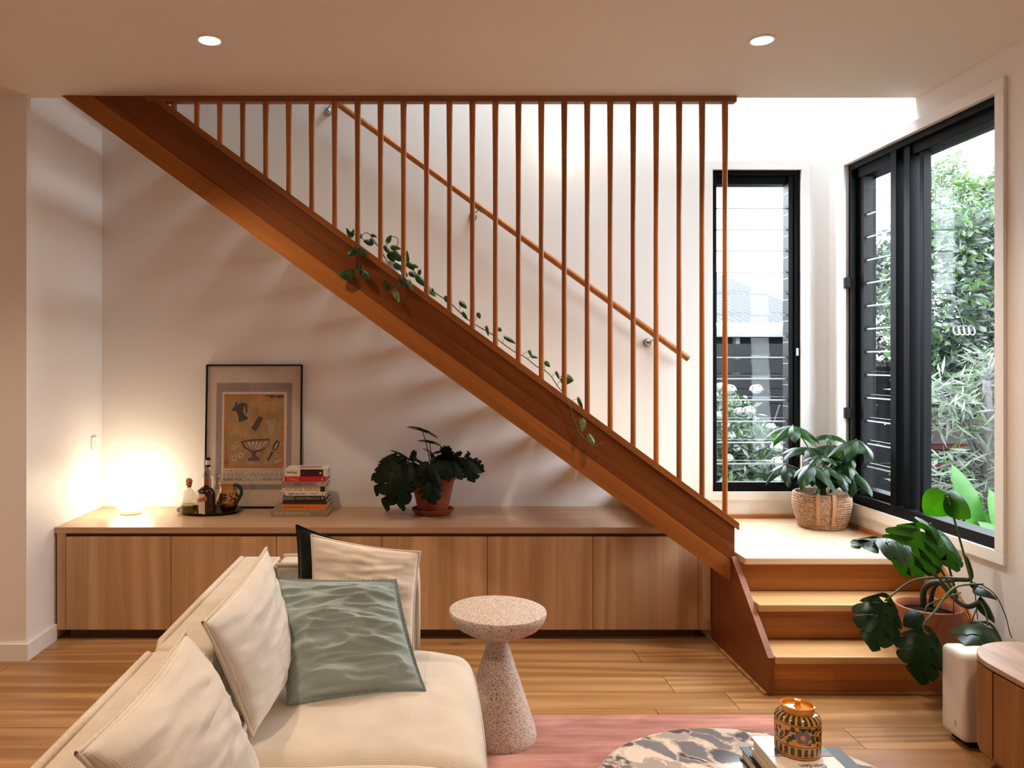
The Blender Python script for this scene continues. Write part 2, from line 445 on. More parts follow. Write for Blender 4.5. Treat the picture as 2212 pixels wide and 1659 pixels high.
# living room ceiling with the stairwell void behind it (y > 3.80)
g = G(); g.box(-3.3, XR - .001, -3.1, 3.753, CZ, CZ + .30); g.box(XL, XR - .001, 3.753, 3.80, CZ, CZ + .30)
struct('ceiling', g, M['ceil'])
# upper storey: roof with a skylight over the stairs, wall closing the floor above
g = G(); z0, z1 = SKYZ, SKYZ + .06
g.box(-3.4, SKY[0], 1.6, YB + .14, z0, z1); g.box(SKY[1], XR + .16, 1.6, YB + .14, z0, z1)
g.box(SKY[0], SKY[1], 1.6, SKY[2], z0, z1); g.box(SKY[0], SKY[1], SKY[3], YB + .14, z0, z1)
struct('ceiling_upper', g, M['wall'])
g = G(); g.box(-3.3, XR - .001, 1.6, 1.7, CZ + .3, SKYZ); struct('wall_upper', g, M['wall'])
g = G(); g.box(SKY[0] - .05, SKY[1] + .05, SKY[2] - .05, SKY[3] + .05, z1, z1 + .012); struct('window_3', g, M['glass'])

# skirtings
g = G(); g.box(-3.3, XL + .014, 3.740, 3.7535, 0, .083); g.box(XL + .0005, XL + .014, 3.7535, 4.035, 0, .083)
struct('baseboard_left', g, M['trim'], bevel=.002)
g = G(); g.box(1.47, XR - .001, YB - .016, YB - .0005, LX, LX + .022); struct('baseboard_back', g, M['riser'])
g = G(); g.box(XR - .013, XR - .0005, 3.68, YB - .016, LX, LX + .022); struct('baseboard_right', g, M['riser'])
g = G(); g.box(XR - .014, XR - .0005, 1.5, 3.3, 0, .083); struct('baseboard_right', g, M['trim'])

# window trims
def frame_xz(g, x0, x1, z0, z1, w, y0, y1, mi=0):
    g.box(x0, x1, y0, y1, z1 - w, z1, mi); g.box(x0, x1, y0, y1, z0, z0 + w, mi)
    g.box(x0, x0 + w, y0, y1, z0 + w, z1 - w, mi); g.box(x1 - w, x1, y0, y1, z0 + w, z1 - w, mi)
def frame_yz(g, y0, y1, z0, z1, w, x0, x1, mi=0):
    g.box(x0, x1, y0, y1, z1 - w, z1, mi); g.box(x0, x1, y0, y1, z0, z0 + w, mi)
    g.box(x0, x1, y0, y0 + w, z0 + w, z1 - w, mi); g.box(x0, x1, y1 - w, y1, z0 + w, z1 - w, mi)
g = G(); frame_xz(g, WBx0 - .048, WBx1 + .048, WBz0 - .048, WBz1 + .048, .05, YB - .014, YB - .0005)
w1 = struct('window_1', g, M['trim'], bevel=.002)
g = G(); frame_yz(g, WRy0 - .055, WRy1 + .05, WRz0 - .05, WRz1 + .05, .052, XR - .016, XR - .0005)
w2 = struct('window_2', g, M['trim'], bevel=.002)

# back window: black frame, louvre blades with glass
g = G(); frame_xz(g, WBx0 + .001, WBx1 - .001, WBz0 + .001, WBz1 - .001, .030, YB + .012, YB + .13)
g.box(WBx0 + .001, WBx1 - .001, YB + .005, YB + .05, WBz0, WBz0 + .055)
g.box(WBx0 + .001, WBx1 - .001, YB + .04, YB + .13, WBz1 - .075, WBz1 - .03)
struct('window_frame', g, M['black'], w1, bevel=.002)
g = G(); g.box(WBx1 - .062, WBx1 - .031, YB + .025, YB + .10, WBz0 + .05, WBz1 - .03); g.box(WBx0 + .031, WBx0 + .040, YB + .03, YB + .10, WBz0 + .05, WBz1 - .03)
struct('louvre_gallery', g, M['blackp'], w1)
def blade_mesh(a0, a1, axis, x0):
    """one louvre blade, local origin at its lower edge"""
    g = G(); h, t, lean = .148, .006, .016
    if axis == 'x':
        c = [(a0, lean), (a1, lean)]
        g.add([(a0, 0, 0), (a1, 0, 0), (a1, lean, h), (a0, lean, h), (a0, t, 0), (a1, t, 0), (a1, lean + t, h), (a0, lean + t, h)],
              [(0, 1, 2, 3), (5, 4, 7, 6)], 0)
        g.add([(a0, 0, 0), (a1, 0, 0), (a1, lean, h), (a0, lean, h), (a0, t, 0), (a1, t, 0), (a1, lean + t, h), (a0, lean + t, h)],
              [(0, 4, 5, 1), (3, 2, 6, 7), (0, 3, 7, 4), (1, 5, 6, 2)], 1)
    else:
        g.add([(0, a0, 0), (0, a1, 0), (lean, a1, h), (lean, a0, h), (t, a0, 0), (t, a1, 0), (lean + t, a1, h), (lean + t, a0, h)],
              [(0, 3, 2, 1), (5, 6, 7, 4)], 0)
        g.add([(0, a0, 0), (0, a1, 0), (lean, a1, h), (lean, a0, h), (t, a0, 0), (t, a1, 0), (lean + t, a1, h), (lean + t, a0, h)],
              [(0, 1, 5, 4), (3, 7, 6, 2), (0, 4, 7, 3), (1, 2, 6, 5)], 1)
    if axis == 'x': g.box(a0, a1, -.0015, -.0002, 0, .0075, 1)
    else: g.box(-.0015, -.0002, a0, a1, 0, .0075, 1)
    return g
zb = WBz0 + .055; step = .1262; first = None
for i in range(14):
    z = EYE - (1003.5 - V0) / F * (YB + .05) + step * (i - 1) + .001
    if z + .148 > WBz1 - .03: break
    if first is None:
        first = blade_mesh(WBx0 + .038, WBx1 - .055, 'x', 0).obj('louvre_blade', [M['louvre'], M['ledge']], w1); b = first
    else: b = link_copy(first, w1)
    b['kind'] = 'structure'; b.location = (0, YB + .05, z)
g = G()
for i in range(14):
    z = WBz0 + .12 + i * step
    if z < WBz1 - .1: g.box(WBx1 - .0625, WBx1 - .0618, YB + .03, YB + .1, z, z + .003)
struct('louvre_clip', g, M['steel'], w1)['kind'] = 'structure'
g = G(); g.box(WBx1 - .026, WBx1 - .012, YB + .004, YB + .012, EYE - (768 - V0) / F * YB, EYE - (752 - V0) / F * YB); struct('latch', g, M['steel'], w1)
g = G()
for vv in (610, 890): g.box(WBx0 + .004, WBx0 + .02, YB - .004, YB + .012, EYE - (vv + 22 - V0) / F * YB, EYE - (vv - 5 - V0) / F * YB)
struct('louvre_handle', g, M['blackp'], w1)

# right window: black frame, louvre bank at the far end, fixed pane at the near end
XP = XR + .055
g = G(); frame_yz(g, WRy0 + .001, WRy1 - .001, WRz0 + .001, WRz1 - .001, .034, XR + .012, XR + .15)
g.box(XR + .005, XR + .06, WRy0 + .001, WRy1 - .001, WRz0, WRz0 + .05)
g.box(XR + .04, XR + .15, WRy0 + .001, WRy1 - .001, WRz1 - .085, WRz1 - .03)
g.box(XR + .015, XR + .12, 3.985, 4.035, WRz0, WRz1 - .03)
g.box(XR + .03, XR + .10, 3.895, 3.945, WRz0, WRz1 - .03)
g.box(XR + .05, XR + .09, 3.82, 3.85, WRz0, WRz1 - .03)
g.box(XR + .045, XR + .12, 4.035, 4.40, WRz0 + .03, WRz0 + .085)
struct('window_frame', g, M['black'], w2, bevel=.002)
g = G(); g.box(XP + .02, XP + .026, WRy0 + .03, 3.83, WRz0 + .04, WRz1 - .06); struct('window_pane', g, M['glass'], w2)
g = G(); g.box(XR + .05, XR + .10, 4.345, 4.40, WRz0 + .05, WRz1 - .04); g.box(XR + .05, XR + .10, 4.036, 4.046, WRz0 + .05, WRz1 - .04)
struct('louvre_gallery', g, M['blackp'], w2)
first = None
for i in range(14):
    z = WRz0 + .075 + step * i
    if z + .148 > WRz1 - .04: break
    if first is None:
        first = blade_mesh(4.046, 4.36, 'y', 0).obj('louvre_blade', [M['louvre'], M['ledge']], w2); b = first
    else: b = link_copy(first, w2)
    b['kind'] = 'structure'; b.location = (XR + .066, 0, z)
g = G()
for vv in (600, 880):
    z = EYE - (vv - V0) / F * 4.43
    g.box(XR - .02, XR + .03, 4.405, 4.43, z - .06, z); 
struct('louvre_handle', g, M['blackp'], w2, bevel=.004)

# light switch on the nook's left wall
z = EYE - (957 - V0) / F * 4.5
t = thing('light_switch', 'small white light switch plate on the left nook wall beside the globe lamp', 'switch', (XL, 4.5, z))
g = G(); g.box(XL + .0005, XL + .010, 4.465, 4.535, z - .035, z + .035); g.obj('plate', M['trim'], t, bevel=.002)
g = G(); g.box(XL + .010, XL + .014, 4.492, 4.508, z - .012, z + .012); g.obj('rocker', M['trim'], t)

# ------------------------------------------------------------------ recessed downlights
M['bulb'] = emit('downlight_lens', (1, .86, .68), 30.0)
dl = [(-.877, 3.117, 'round recessed downlight in the ceiling above the cabinets, the left one', 1),
      (1.311, 3.117, 'round recessed downlight in the ceiling near the landing steps, the right one', 1),
      (-.877, 1.2, None, 0), (1.311, 1.2, None, 0), (-.877, -1.0, None, 0), (1.311, -1.0, None, 0), (-2.75, 2.5, None, 0)]  # unlabelled ones are unseen, added to light the room; the last brightens the left wall
WARM = (1.0, .77, .55)
for x, y, lab, vis in dl:
    t = thing('downlight', lab or 'unseen round ceiling downlight added out of the picture to light the room', 'light', (x, y, CZ), 'recessed downlights in the ceiling')
    g = G(); g.lathe([(.052, -.0005), (.052, -.004), (.043, -.005), (.040, -.002), (.040, -.0005)], (x, y, CZ), 32); g.obj('trim_ring', M['trim'], t, smooth='auto')
    g = G(); g.lathe([(.0400, -.0015), (.001, -.0045)], (x, y, CZ), 32); g.obj('lens', M['bulb'], t)
    l = bpy.data.lights.new('downlight_beam', 'SPOT'); l.energy = 108; l.color = WARM; l.spot_size = 2.05; l.spot_blend = .9; l.shadow_soft_size = .035
    o = bpy.data.objects.new('downlight_beam', l); scene.collection.objects.link(o); o.location = (x, y, CZ - .012)

# ------------------------------------------------------------------ landing and its steps
t = thing('landing_steps', 'timber landing with two lower steps in front of the corner windows', 'stairs', (1.9, 3.37, 0))
sx0, sx1 = 1.4655, XR - .0005
noses = [(3.345, .170), (3.515, .340), (3.672, LX)]
risers = [3.381, 3.565, 3.735]
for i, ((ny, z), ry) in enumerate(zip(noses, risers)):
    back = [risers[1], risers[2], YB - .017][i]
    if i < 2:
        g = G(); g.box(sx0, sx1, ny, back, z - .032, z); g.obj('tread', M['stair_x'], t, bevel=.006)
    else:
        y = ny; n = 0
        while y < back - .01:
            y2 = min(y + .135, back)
            g = G(); g.box(sx0, sx1, y, y2, z - .032, z); g.obj('landing_board', M['land_overlit'], t, bevel=.0012 if n else .005); y = y2; n += 1
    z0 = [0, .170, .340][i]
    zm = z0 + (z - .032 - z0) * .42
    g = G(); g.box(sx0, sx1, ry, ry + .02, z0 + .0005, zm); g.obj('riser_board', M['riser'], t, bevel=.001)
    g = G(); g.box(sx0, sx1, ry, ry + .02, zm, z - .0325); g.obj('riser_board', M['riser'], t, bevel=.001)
# side panel towards the cabinets
for (a, b_, mi) in ((0, .24, 0), (.24, .5, 1)):
    def clip(poly, lo, hi):
        out = []
        for (s, keep) in (((1), lo), ((-1), hi)):
            src = poly if s == 1 else out
            res = []
            for i in range(len(src)):
                p, q = src[i], src[(i + 1) % len(src)]
                ip = (p[1] - keep) * s >= 0; iq = (q[1] - keep) * s >= 0
                if ip: res.append(p)
                if ip != iq:
                    f = (keep - p[1]) / (q[1] - p[1]); res.append((p[0] + f * (q[0] - p[0]), keep))
            out = res
        return out
    poly = clip([(3.355, 0), (3.765, 0), (3.765, .495), (3.36, .166), (3.355, .162)], a, b_)
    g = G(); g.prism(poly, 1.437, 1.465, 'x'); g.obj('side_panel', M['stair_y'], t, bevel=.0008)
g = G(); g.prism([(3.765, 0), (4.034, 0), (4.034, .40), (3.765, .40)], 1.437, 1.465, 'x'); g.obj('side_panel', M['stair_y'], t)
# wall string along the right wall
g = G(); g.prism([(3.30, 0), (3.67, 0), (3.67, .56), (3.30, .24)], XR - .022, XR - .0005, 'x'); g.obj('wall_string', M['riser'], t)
for (a, b_, c, d_) in ((1.422, 1.436, 3.36, 4.034), (1.466, 2.315, 3.367, 3.380)):
    g = G(); g.box(a, b_, c, d_, 0.0003, .012)
    o = g.obj('floor_bead', M['floorw'], t, bevel=.003)

# ------------------------------------------------------------------ staircase
YS0, YS1 = 3.77, 3.812
def top(x): return 1.735 - .733 * x
def bot(x): return 1.414 - .7265 * x
t = thing('staircase', 'open riser timber staircase with a deep sloping stringer rising to the left', 'stairs', (1.40, 3.79, .0))
def slab(x0, x1, f0, f1, y0, y1, name, mat, zclip=CZ - .0005):
    """stringer board between two sloping lines, cut by the ceiling"""
    pts = []
    xa1 = max(x0, (f1[0] - zclip) / f1[1]); xa0 = max(x0, (f0[0] - zclip) / f0[1])
    pts = [(xa0, f0[0] - f0[1] * xa0), (x1, f0[0] - f0[1] * x1), (x1, f1[0] - f1[1] * x1), (xa1, f1[0] - f1[1] * xa1)]
    g = G(); g.prism(pts, y0, y1, 'y'); return g.obj(name, mat, t, bevel=.0012)
T = (1.735, .733); B = (1.414, .7265)
def mixl(f): return (B[0] + (T[0] - B[0]) * f, B[1] + (T[1] - B[1]) * f)
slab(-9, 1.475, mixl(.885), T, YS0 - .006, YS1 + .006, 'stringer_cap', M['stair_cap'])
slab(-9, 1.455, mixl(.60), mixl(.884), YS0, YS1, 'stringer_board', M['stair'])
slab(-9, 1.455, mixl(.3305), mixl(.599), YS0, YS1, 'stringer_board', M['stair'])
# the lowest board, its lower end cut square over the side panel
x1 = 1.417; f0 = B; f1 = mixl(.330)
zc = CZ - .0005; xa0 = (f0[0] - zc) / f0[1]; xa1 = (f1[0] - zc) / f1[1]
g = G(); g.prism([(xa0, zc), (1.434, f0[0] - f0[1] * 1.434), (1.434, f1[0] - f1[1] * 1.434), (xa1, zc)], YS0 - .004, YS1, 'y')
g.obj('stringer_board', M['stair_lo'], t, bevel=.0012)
for k_ in range(1, 16):
    z = LX + .173 * k_; x0 = (1.69 - z) / .73
    if z > 3.0 or x0 < XL + .05: break
    g = G(); g.box(max(x0 - .262, XL + .001), x0, YS1 + .001, YB - .001, z - .032, z); g.obj('tread', M['stair_x'], t, bevel=.004)
# balustrade between the stringer and the ceiling
t = thing('balustrade', 'timber baluster screen of slim round rods under a flat ceiling rail', 'balustrade', (.2, 3.79, 1.5))
zr0, zr1 = 2.672, CZ - .0005
xl = (302 - U0) / F * 3.768; xr = (1592 - U0) / F * 3.768
g = G(); g.prism([(xl, zr1), (xl + .042, zr0), (xr, zr0), (xr, zr1)], 3.768, 3.812, 'y'); g.obj('top_rail', M['rail'], t, bevel=.002)
us = [376, 424, 474, 523, 573, 623, 672, 722, 772, 821, 871, 921, 970, 1020, 1070, 1119, 1169, 1218, 1268, 1317, 1367, 1416, 1466, 1515, 1566]
xa, xb = (us[0] - U0) / F * 3.79, (us[-1] - U0) / F * 3.79
for i in range(25):
    x = xa + (xb - xa) * i / 24
    zb_ = top(x) - .012
    zt = zr0 + .002
    n = 12; g = G(); Lh = zt - zb_
    pts = []; rr = []
    for k_ in range(n + 1):
        f = k_ / n; pts.append((x, 3.79, zb_ + Lh * f)); s_ = min((Lh * f) / .3, Lh * (1 - f) / .5, 1)
        rr.append(.0126 + .0028 * max(0, 1 - Lh * (1 - f) / .35) * (1 if Lh > .3 else .5) - .0006 * math.sin(PI * f))
    g.tube(pts, rr, 14); g.obj('baluster', M['stair_v'], t, smooth='auto')
# wall handrail
t = thing('wall_handrail', 'round timber handrail on steel brackets along the white stair wall', 'handrail', (.7, YB, 2.0))
yh = 4.545
a = P(1487, 775, yh); b_ = P(735, 228, yh); dirv = (b_ - a).normalized()
g = G(); g.tube([a, b_ + dirv * .5], .0185, 20); g.obj('rail', M['stair_v'], t, smooth='auto')
for (u, v) in ((708, 240), (1022, 466), (1400, 740)):
    c = P(u, v, YB - .02); 
    s_ = (c - a).dot(dirv); q = a + dirv * (s_ + .01)
    g = G(); g.tube([(c.x, YB - .0005, c.z), (c.x, YB - .008, c.z)], .024, 20); g.sphere((c.x, YB - .022, c.z), .021, 18)
    g.tube([(c.x, YB - .03, c.z), (c.x + .012, yh + .01, c.z + .012), (c.x + .03, yh, a.z + (c.x + .03 - a.x) * dirv.z / dirv.x - .02)], .0045, 10)
    g.tube([Vector((c.x + .03, yh, a.z + (c.x + .03 - a.x) * dirv.z / dirv.x - .0205)) - dirv * .025, Vector((c.x + .03, yh, a.z + (c.x + .03 - a.x) * dirv.z / dirv.x - .0205)) + dirv * .025], .005, 8)
    g.obj('bracket', M['steel'], t, smooth='auto')
# small round wall light high in the stairwell
c = P(1218, 310, YB)
M['wlamp'] = emit('wall_light_lens', (1, .88, .68), 14.0)
t = thing('wall_light', 'small round glowing wall light behind the balusters high on the stair wall', 'light', (c.x, YB, c.z))
g = G(); g.lathe([(.018, 0), (.018, .012), (.014, .016)], (0, 0, 0), 24)
g.v = [Vector((p.x + c.x, YB - .0005 - p.z, p.y + c.z)) for p in g.v]; g.obj('housing', M['trim'], t, smooth='auto')
g = G(); g.sphere((c.x, YB - .018, c.z), .013, 16); g.obj('lens', M['wlamp'], t, smooth=True)
l = bpy.data.lights.new('wall_light_glow', 'POINT'); l.energy = 1.6; l.color = (1, .8, .55); l.shadow_soft_size = .02
o = bpy.data.objects.new('wall_light_glow', l); scene.collection.objects.link(o); o.location = (c.x, YB - .07, c.z)

# ------------------------------------------------------------------ low cabinets under the stairs
CY = 4.03; CTZ = .578
def cx(u): return (u - U0) / F * CY
xe = cx(1536)
g = G(); g.box(XL + .001, xe - .001, CY, YB - .001, CTZ - .031, CTZ)
tag(g.obj('bench_top', M['cabx'], None, bevel=.0015), 'long pale oak veneer bench top running under the staircase', 'bench top')
seams = [142, 369, 597, 825, 1053, 1281, 1508]
names = ['leftmost, beside the nook wall', 'second from the left, behind the big cream cushion', 'third from the left, above the black cushion',
         'fourth from the left, behind the sofa arm', 'fifth from the left, behind the round side table', 'last on the right, next to the steps']
for i, (a, b_) in enumerate(zip(seams, seams[1:])):
    x0, x1 = cx(a), cx(b_)
    t = thing('low_cabinet', 'oak veneer cabinet door unit, ' + names[i], 'cabinet', ((x0 + x1) / 2, CY, 0), 'cabinets under the bench top')
    ex0 = XL + .0165 if i == 0 else x0
    g = G(); g.box(x0 + .0005 if i else cx(142), x1 - .0005, CY + .021, YB - .002, .054, CTZ - .032); g.obj('carcass', M['kick'], t)
    g = G(); g.box(x0 + .0015, x1 - .0015, CY, CY + .0185, .054, .529); g.obj('door', M['cab'], t, bevel=.0008)
    g = G(); g.box(x0 + .0005, x1 - .0005, CY + .055, CY + .07, .0003, .0535); g.obj('kickboard', M['kick'], t)
g = G(); g.box(XL + .0155, cx(142) - .001, CY, CY + .40, .054, CTZ - .0315)
tag(g.obj('end_panel', M['cab'], None, bevel=.0008), 'narrow vertical oak end panel between nook wall and first cabinet door', 'panel')
g = G(); g.box(cx(1508) + .001, xe - .001, CY, CY + .40, .054, .529)
tag(g.obj('filler_panel', M['cab'], None, bevel=.0008), 'narrow vertical oak filler strip between last cabinet door and the dark step panel', 'panel')
# ------------------------------------------------------------------ the garden behind the windows
M['ground'] = plain('garden_soil', (.02,.025,.015), .95, noise_amt=.4, nscale=3)
M['fence'] = plain('dark_stained_fence', (.0035, .004, .005), .6, spec=.15, noise_amt=.25, nscale=8)
M['slat'] = plain('weathered_grey_slat', (.07, .058, .055), .8, noise_amt=.2, nscale=8)
M['redslat'] = plain('red_brown_board', (.10, .016, .008), .8, noise_amt=.2)
M['roof'] = plain('pale_roof_sheet', (.034, .035, .039), .8, spec=.1)
M['fascia'] = plain('white_fascia', (.12, .12, .12), .7)
M['bark'] = plain('dark_bark', (.045, .04, .04), .9, noise_amt=.4)
M['gl1'] = leafmat('garden_grey_leaf', (.018, .030, .022), (.062, .082, .066), .5, .25, tm=(1.5, 1.6, 1.2))
M['gl2'] = leafmat('garden_bright_leaf', (.025, .055, .018), (.075, .12, .045), .5, .35, tm=(1.6, 1.9, .9))
M['gl3'] = leafmat('garden_slender_leaf', (.05, .066, .048), (.12, .135, .112), .5, .35, tm=(1.5, 1.5, 1.3))
M['gl4'] = leafmat('garden_strap_leaf', (.018, .07, .012), (.04, .12, .02), .4, .35, tm=(1.6, 2.0, .8))
M['petal'] = plain('white_petals', (.16, .17, .15), .8)
g = G(); g.box(2.52, 16, -4, 16, -.35, -.15); g.box(-2, 2.52, 4.78, 16, -.35, -.15)
tag(struct('garden_ground', g, M['ground']), None, None)

def foliage(name, parent, mats, blobs, n, Lf, Wf, seed, droop=.2, weights=None):
    """n folded leaves scattered through ellipsoids (centre, radii)"""
    r = random.Random(seed); g = G()
    vols = [b[1][0] * b[1][1] * b[1][2] for b in blobs]; tot = sum(vols)
    for bi, (c, rad) in enumerate(blobs):
        for _ in range(int(n * vols[bi] / tot)):
            a = r.uniform(0, 2 * PI); cz = r.uniform(-1, 1); s = math.sqrt(1 - cz * cz); q = r.uniform(.2, 1) ** .45
            p = Vector((c[0] + rad[0] * s * math.cos(a) * q, c[1] + rad[1] * s * math.sin(a) * q, c[2] + rad[2] * cz * q))
            d = Vector((r.gauss(0, 1), r.gauss(0, 1), r.gauss(0, .7) - droop)).normalized()
            w = d.cross(Vector((r.gauss(0, 1), r.gauss(0, 1), r.gauss(0, 1)))).normalized()
            nn = d.cross(w); l = Lf * r.uniform(.6, 1.25); ww = Wf * r.uniform(.7, 1.2)
            g.add([p, p + d * l * .45 + w * ww + nn * ww * .4, p + d * l, p + d * l * .45 - w * ww + nn * ww * .4], [(0, 1, 2), (0, 2, 3)], r.randrange(len(mats)) if not weights else (0 if r.random() < weights else 1))
    o = g.obj(name, mats, parent); o['kind'] = 'stuff'; return o

# fences
t = thing('dark_fence', 'dark stained horizontal board fence seen through the back window', 'fence', (2.6, 7.6, -.15))
for i in range(12):
    g = G(); z = -.13 + i * .145; g.box(.6, 3.98, 7.6, 7.622, z, z + .139); g.obj('board', M['fence'], t)
for x in (.6, 2.2, 3.9):
    g = G(); g.box(x, x + .09, 7.625, 7.70, -.16, 1.66); g.obj('post', M['fence'], t)
t = thing('slatted_fence', 'grey and red brown slatted fence behind the shrubs in the right window', 'fence', (5.5, 7.7, -.15))
for i in range(8):
    z = -.13 + i * .19
    g = G(); g.box(4.78, 8.5, 7.7, 7.72, z, z + .135); g.obj('slat', M['slat'] if i > 3 else M['fence'], t)
    g = G(); g.box(4.0, 4.776, 7.7, 7.72, z, z + .186); g.obj('slat', M['fence'], t)
    g = G(); g.box(4.78, 8.5, 7.74, 7.76, z + .12, z + .205); g.obj('backing_slat', M['redslat'], t)
for x in (4.0, 5.6, 7.2):
    g = G(); g.box(x, x + .09, 7.78, 7.86, -.16, 1.45); g.obj('post', M['fence'], t)
for i in range(10):
    g = G(); z = -.13 + i * .24; g.box(6.6, 6.62, -4.0, 7.6, z, z + .235); g.obj('unseen_sky_screen', M['fence'], t)  # unseen dark boards added to keep bright sky out of the window reflections
# neighbouring shed roof
t = thing('shed', 'neighbouring shed with a pale corrugated roof above the dark fence', 'shed', (2.6, 9.5, -.15))
g = G(); g.box(-1.0, 3.9, 8.12, 11.8, -.16, 1.70); g.obj('shed_wall', M['fence'], t)
g = G(); nx = 420
def wav(x, y0, z0, amp, per): return z0 + amp * math.sin(x / per * 2 * PI)
vs_ = []; fs = []
for j, (y, z) in enumerate(((7.95, 1.83), (9.9, 2.34), (12, 2.90))):
    for i in range(nx + 1):
        x = -1.2 + 5.3 * i / nx; vs_.append((x, y, wav(x, 0, z, .012, .075)))
for j in range(2):
    for i in range(nx): fs.append((j * (nx + 1) + i, j * (nx + 1) + i + 1, (j + 1) * (nx + 1) + i + 1, (j + 1) * (nx + 1) + i))
g.add(vs_, fs); g.obj('roof_sheet', M['roof'], t, smooth=True)
g = G(); g.box(-1.2, 4.1, 7.9, 8.06, 1.68, 1.79); g.obj('gutter', M['fascia'], t, bevel=.01)
for i in range(5):
    g = G(); g.box(-.9 + i, -.86 + i, 8.0, 8.1, 1.3, 1.69); g.obj('rafter_end', M['fascia'], t)

# flowering shrub, back window
t = thing('flowering_shrub', 'leafy garden shrub with round white flower heads outside the back window', 'shrub', (2.35, 6.0, -.15))
g = G()
r = random.Random(5)
for i in range(9):
    a = r.uniform(0, 6.28); e = Vector((2.3 + .45 * math.cos(a) * r.random(), 6 + .3 * math.sin(a), r.uniform(.6, 1.15)))
    g.tube([(2.3, 6.0, -.16), (2.3 + (e.x - 2.3) * .4, 6, .4), e], [.014, .01, .005], 6)
g.obj('stems', M['bark'], t)['kind'] = 'stuff'
foliage('foliage', t, [M['gl1'], M['gl2']], [((2.22, 6.0, .35), (.55, .4, .5)), ((2.1, 6.0, .9), (.40, .3, .38)), ((2.5, 5.95, .75), (.25, .25, .22))], 6500, .075, .014, 3, weights=.75)
petal0 = None
for i in range(46):
    a = r.uniform(0, 6.28); q = r.random() ** .5
    zc_ = r.uniform(.25, 1.25); w = .52 if zc_ < .8 else .52 - (zc_ - .8) * .75
    p = Vector((2.2 + w * math.cos(a) * q + (.05 if zc_ < .9 else -.03), 5.95 - .3 * r.random(), zc_))
    if petal0 is None:
        g = G()
        for _ in range(60):
            d = Vector((r.gauss(0, 1), r.gauss(0, 1), abs(r.gauss(0, 1)) * .8)).normalized(); w_ = d.orthogonal().normalized(); b_ = d * .028
            w2_ = d.cross(w_)
            g.add([b_ - w_ * .008, b_ + w2_ * .008, b_ + w_ * .008, b_ - w2_ * .008], [(0, 1, 2, 3)])
        g.sphere((0, 0, 0), .024, 10)
        petal0 = g.obj('flower_head', M['petal'], None); o = petal0
        petal0.parent = t
    else: o = link_copy(petal0, t)
    o.location = p - Vector((2.35, 6.0, -.15)); s = r.uniform(1.1, 1.9); o.scale = (s, s, s * .8)

# hedge and trees, right window
def tree(name, lab, cat, trunk, blobs, n, Lf, Wf, mats, seed, weights=None):
    t = thing(name, lab, cat, trunk[0])
    g = G(); g.tube(trunk, [.07 - .045 * i / (len(trunk) - 1) for i in range(len(trunk))], 8)
    r = random.Random(seed)
    for (c, rad) in blobs:
        k_ = trunk[min(len(trunk) - 1, 1 + r.randrange(len(trunk) - 1))]
        for _ in range(3):
            e = Vector(c) + Vector((rad[0] * r.uniform(-.7, .7), rad[1] * r.uniform(-.6, .6), rad[2] * r.uniform(-.2, .8)))
            m = (Vector(k_) + e) / 2 + Vector((0, 0, .1)); g.tube([k_, m, e], [.016, .010, .004], 5)
    g.obj('trunk', M['bark'], t, smooth=True)
    foliage('foliage', t, mats, blobs, n, Lf, Wf, seed, weights=weights)
tree('vine_covered_tree', 'tall vine covered tree with grey green leaves against the sky in the right window', 'tree',
     [(4.95, 6.9, -.15), (4.93, 6.9, 1.0), (4.9, 6.95, 2.0), (4.85, 6.9, 2.7)],
     [((4.55, 7.0, 2.0), (.50, .5, .75)), ((5.3, 7.1, 2.3), (.6, .5, .65)), ((4.9, 7.0, 1.4), (.8, .4, .5)), ((4.7, 7.0, 2.6), (.45, .3, .3))], 9500, .10, .022, [M['gl1'], M['gl2']], 21, .72)
tree('bright_green_tree', 'bright green bushy treetop highest in the right window', 'tree',
     [(5.9, 8.6, -.15), (5.9, 8.6, 1.5), (5.8, 8.6, 2.6)],
     [((5.9, 8.6, 3.0), (.45, .4, .45)), ((5.6, 8.6, 3.4), (.25, .3, .30)), ((6.3, 8.7, 3.1), (.5, .4, .5))], 4000, .11, .02, [M['gl2'], M['gl3']], 22, .6)
tree('dark_hedge_tree', 'dark leafy tree seen through the louvre blades of the right window', 'tree',
     [(4.5, 8.6, -.15), (4.5, 8.6, 1.2), (4.5, 8.6, 2.2)],
     [((4.75, 8.5, 1.7), (.62, .5, 1.0)), ((5.0, 8.5, 2.4), (.45, .4, .5)), ((4.9, 8.4, .6), (.9, .5, .7))], 6500, .11, .026, [M['gl1'], M['bark']], 23, .7)
tree('slender_leaf_shrub', 'pale shrub with long slender leaves close outside the right window', 'shrub',
     [(3.95, 5.5, -.15), (3.9, 5.5, .6), (3.85, 5.45, 1.3)],
     [((3.98, 5.55, 1.05), (.32, .3, .34)), ((3.62, 5.6, 1.15), (.2, .25, .22)), ((3.95, 5.5, .6), (.35, .3, .28)), ((3.5, 5.45, .65), (.25, .25, .2)), ((4.15, 5.7, 1.35), (.2, .3, .25))], 1500, .16, .011, [M['gl3'], M['gl2']], 24, .8)
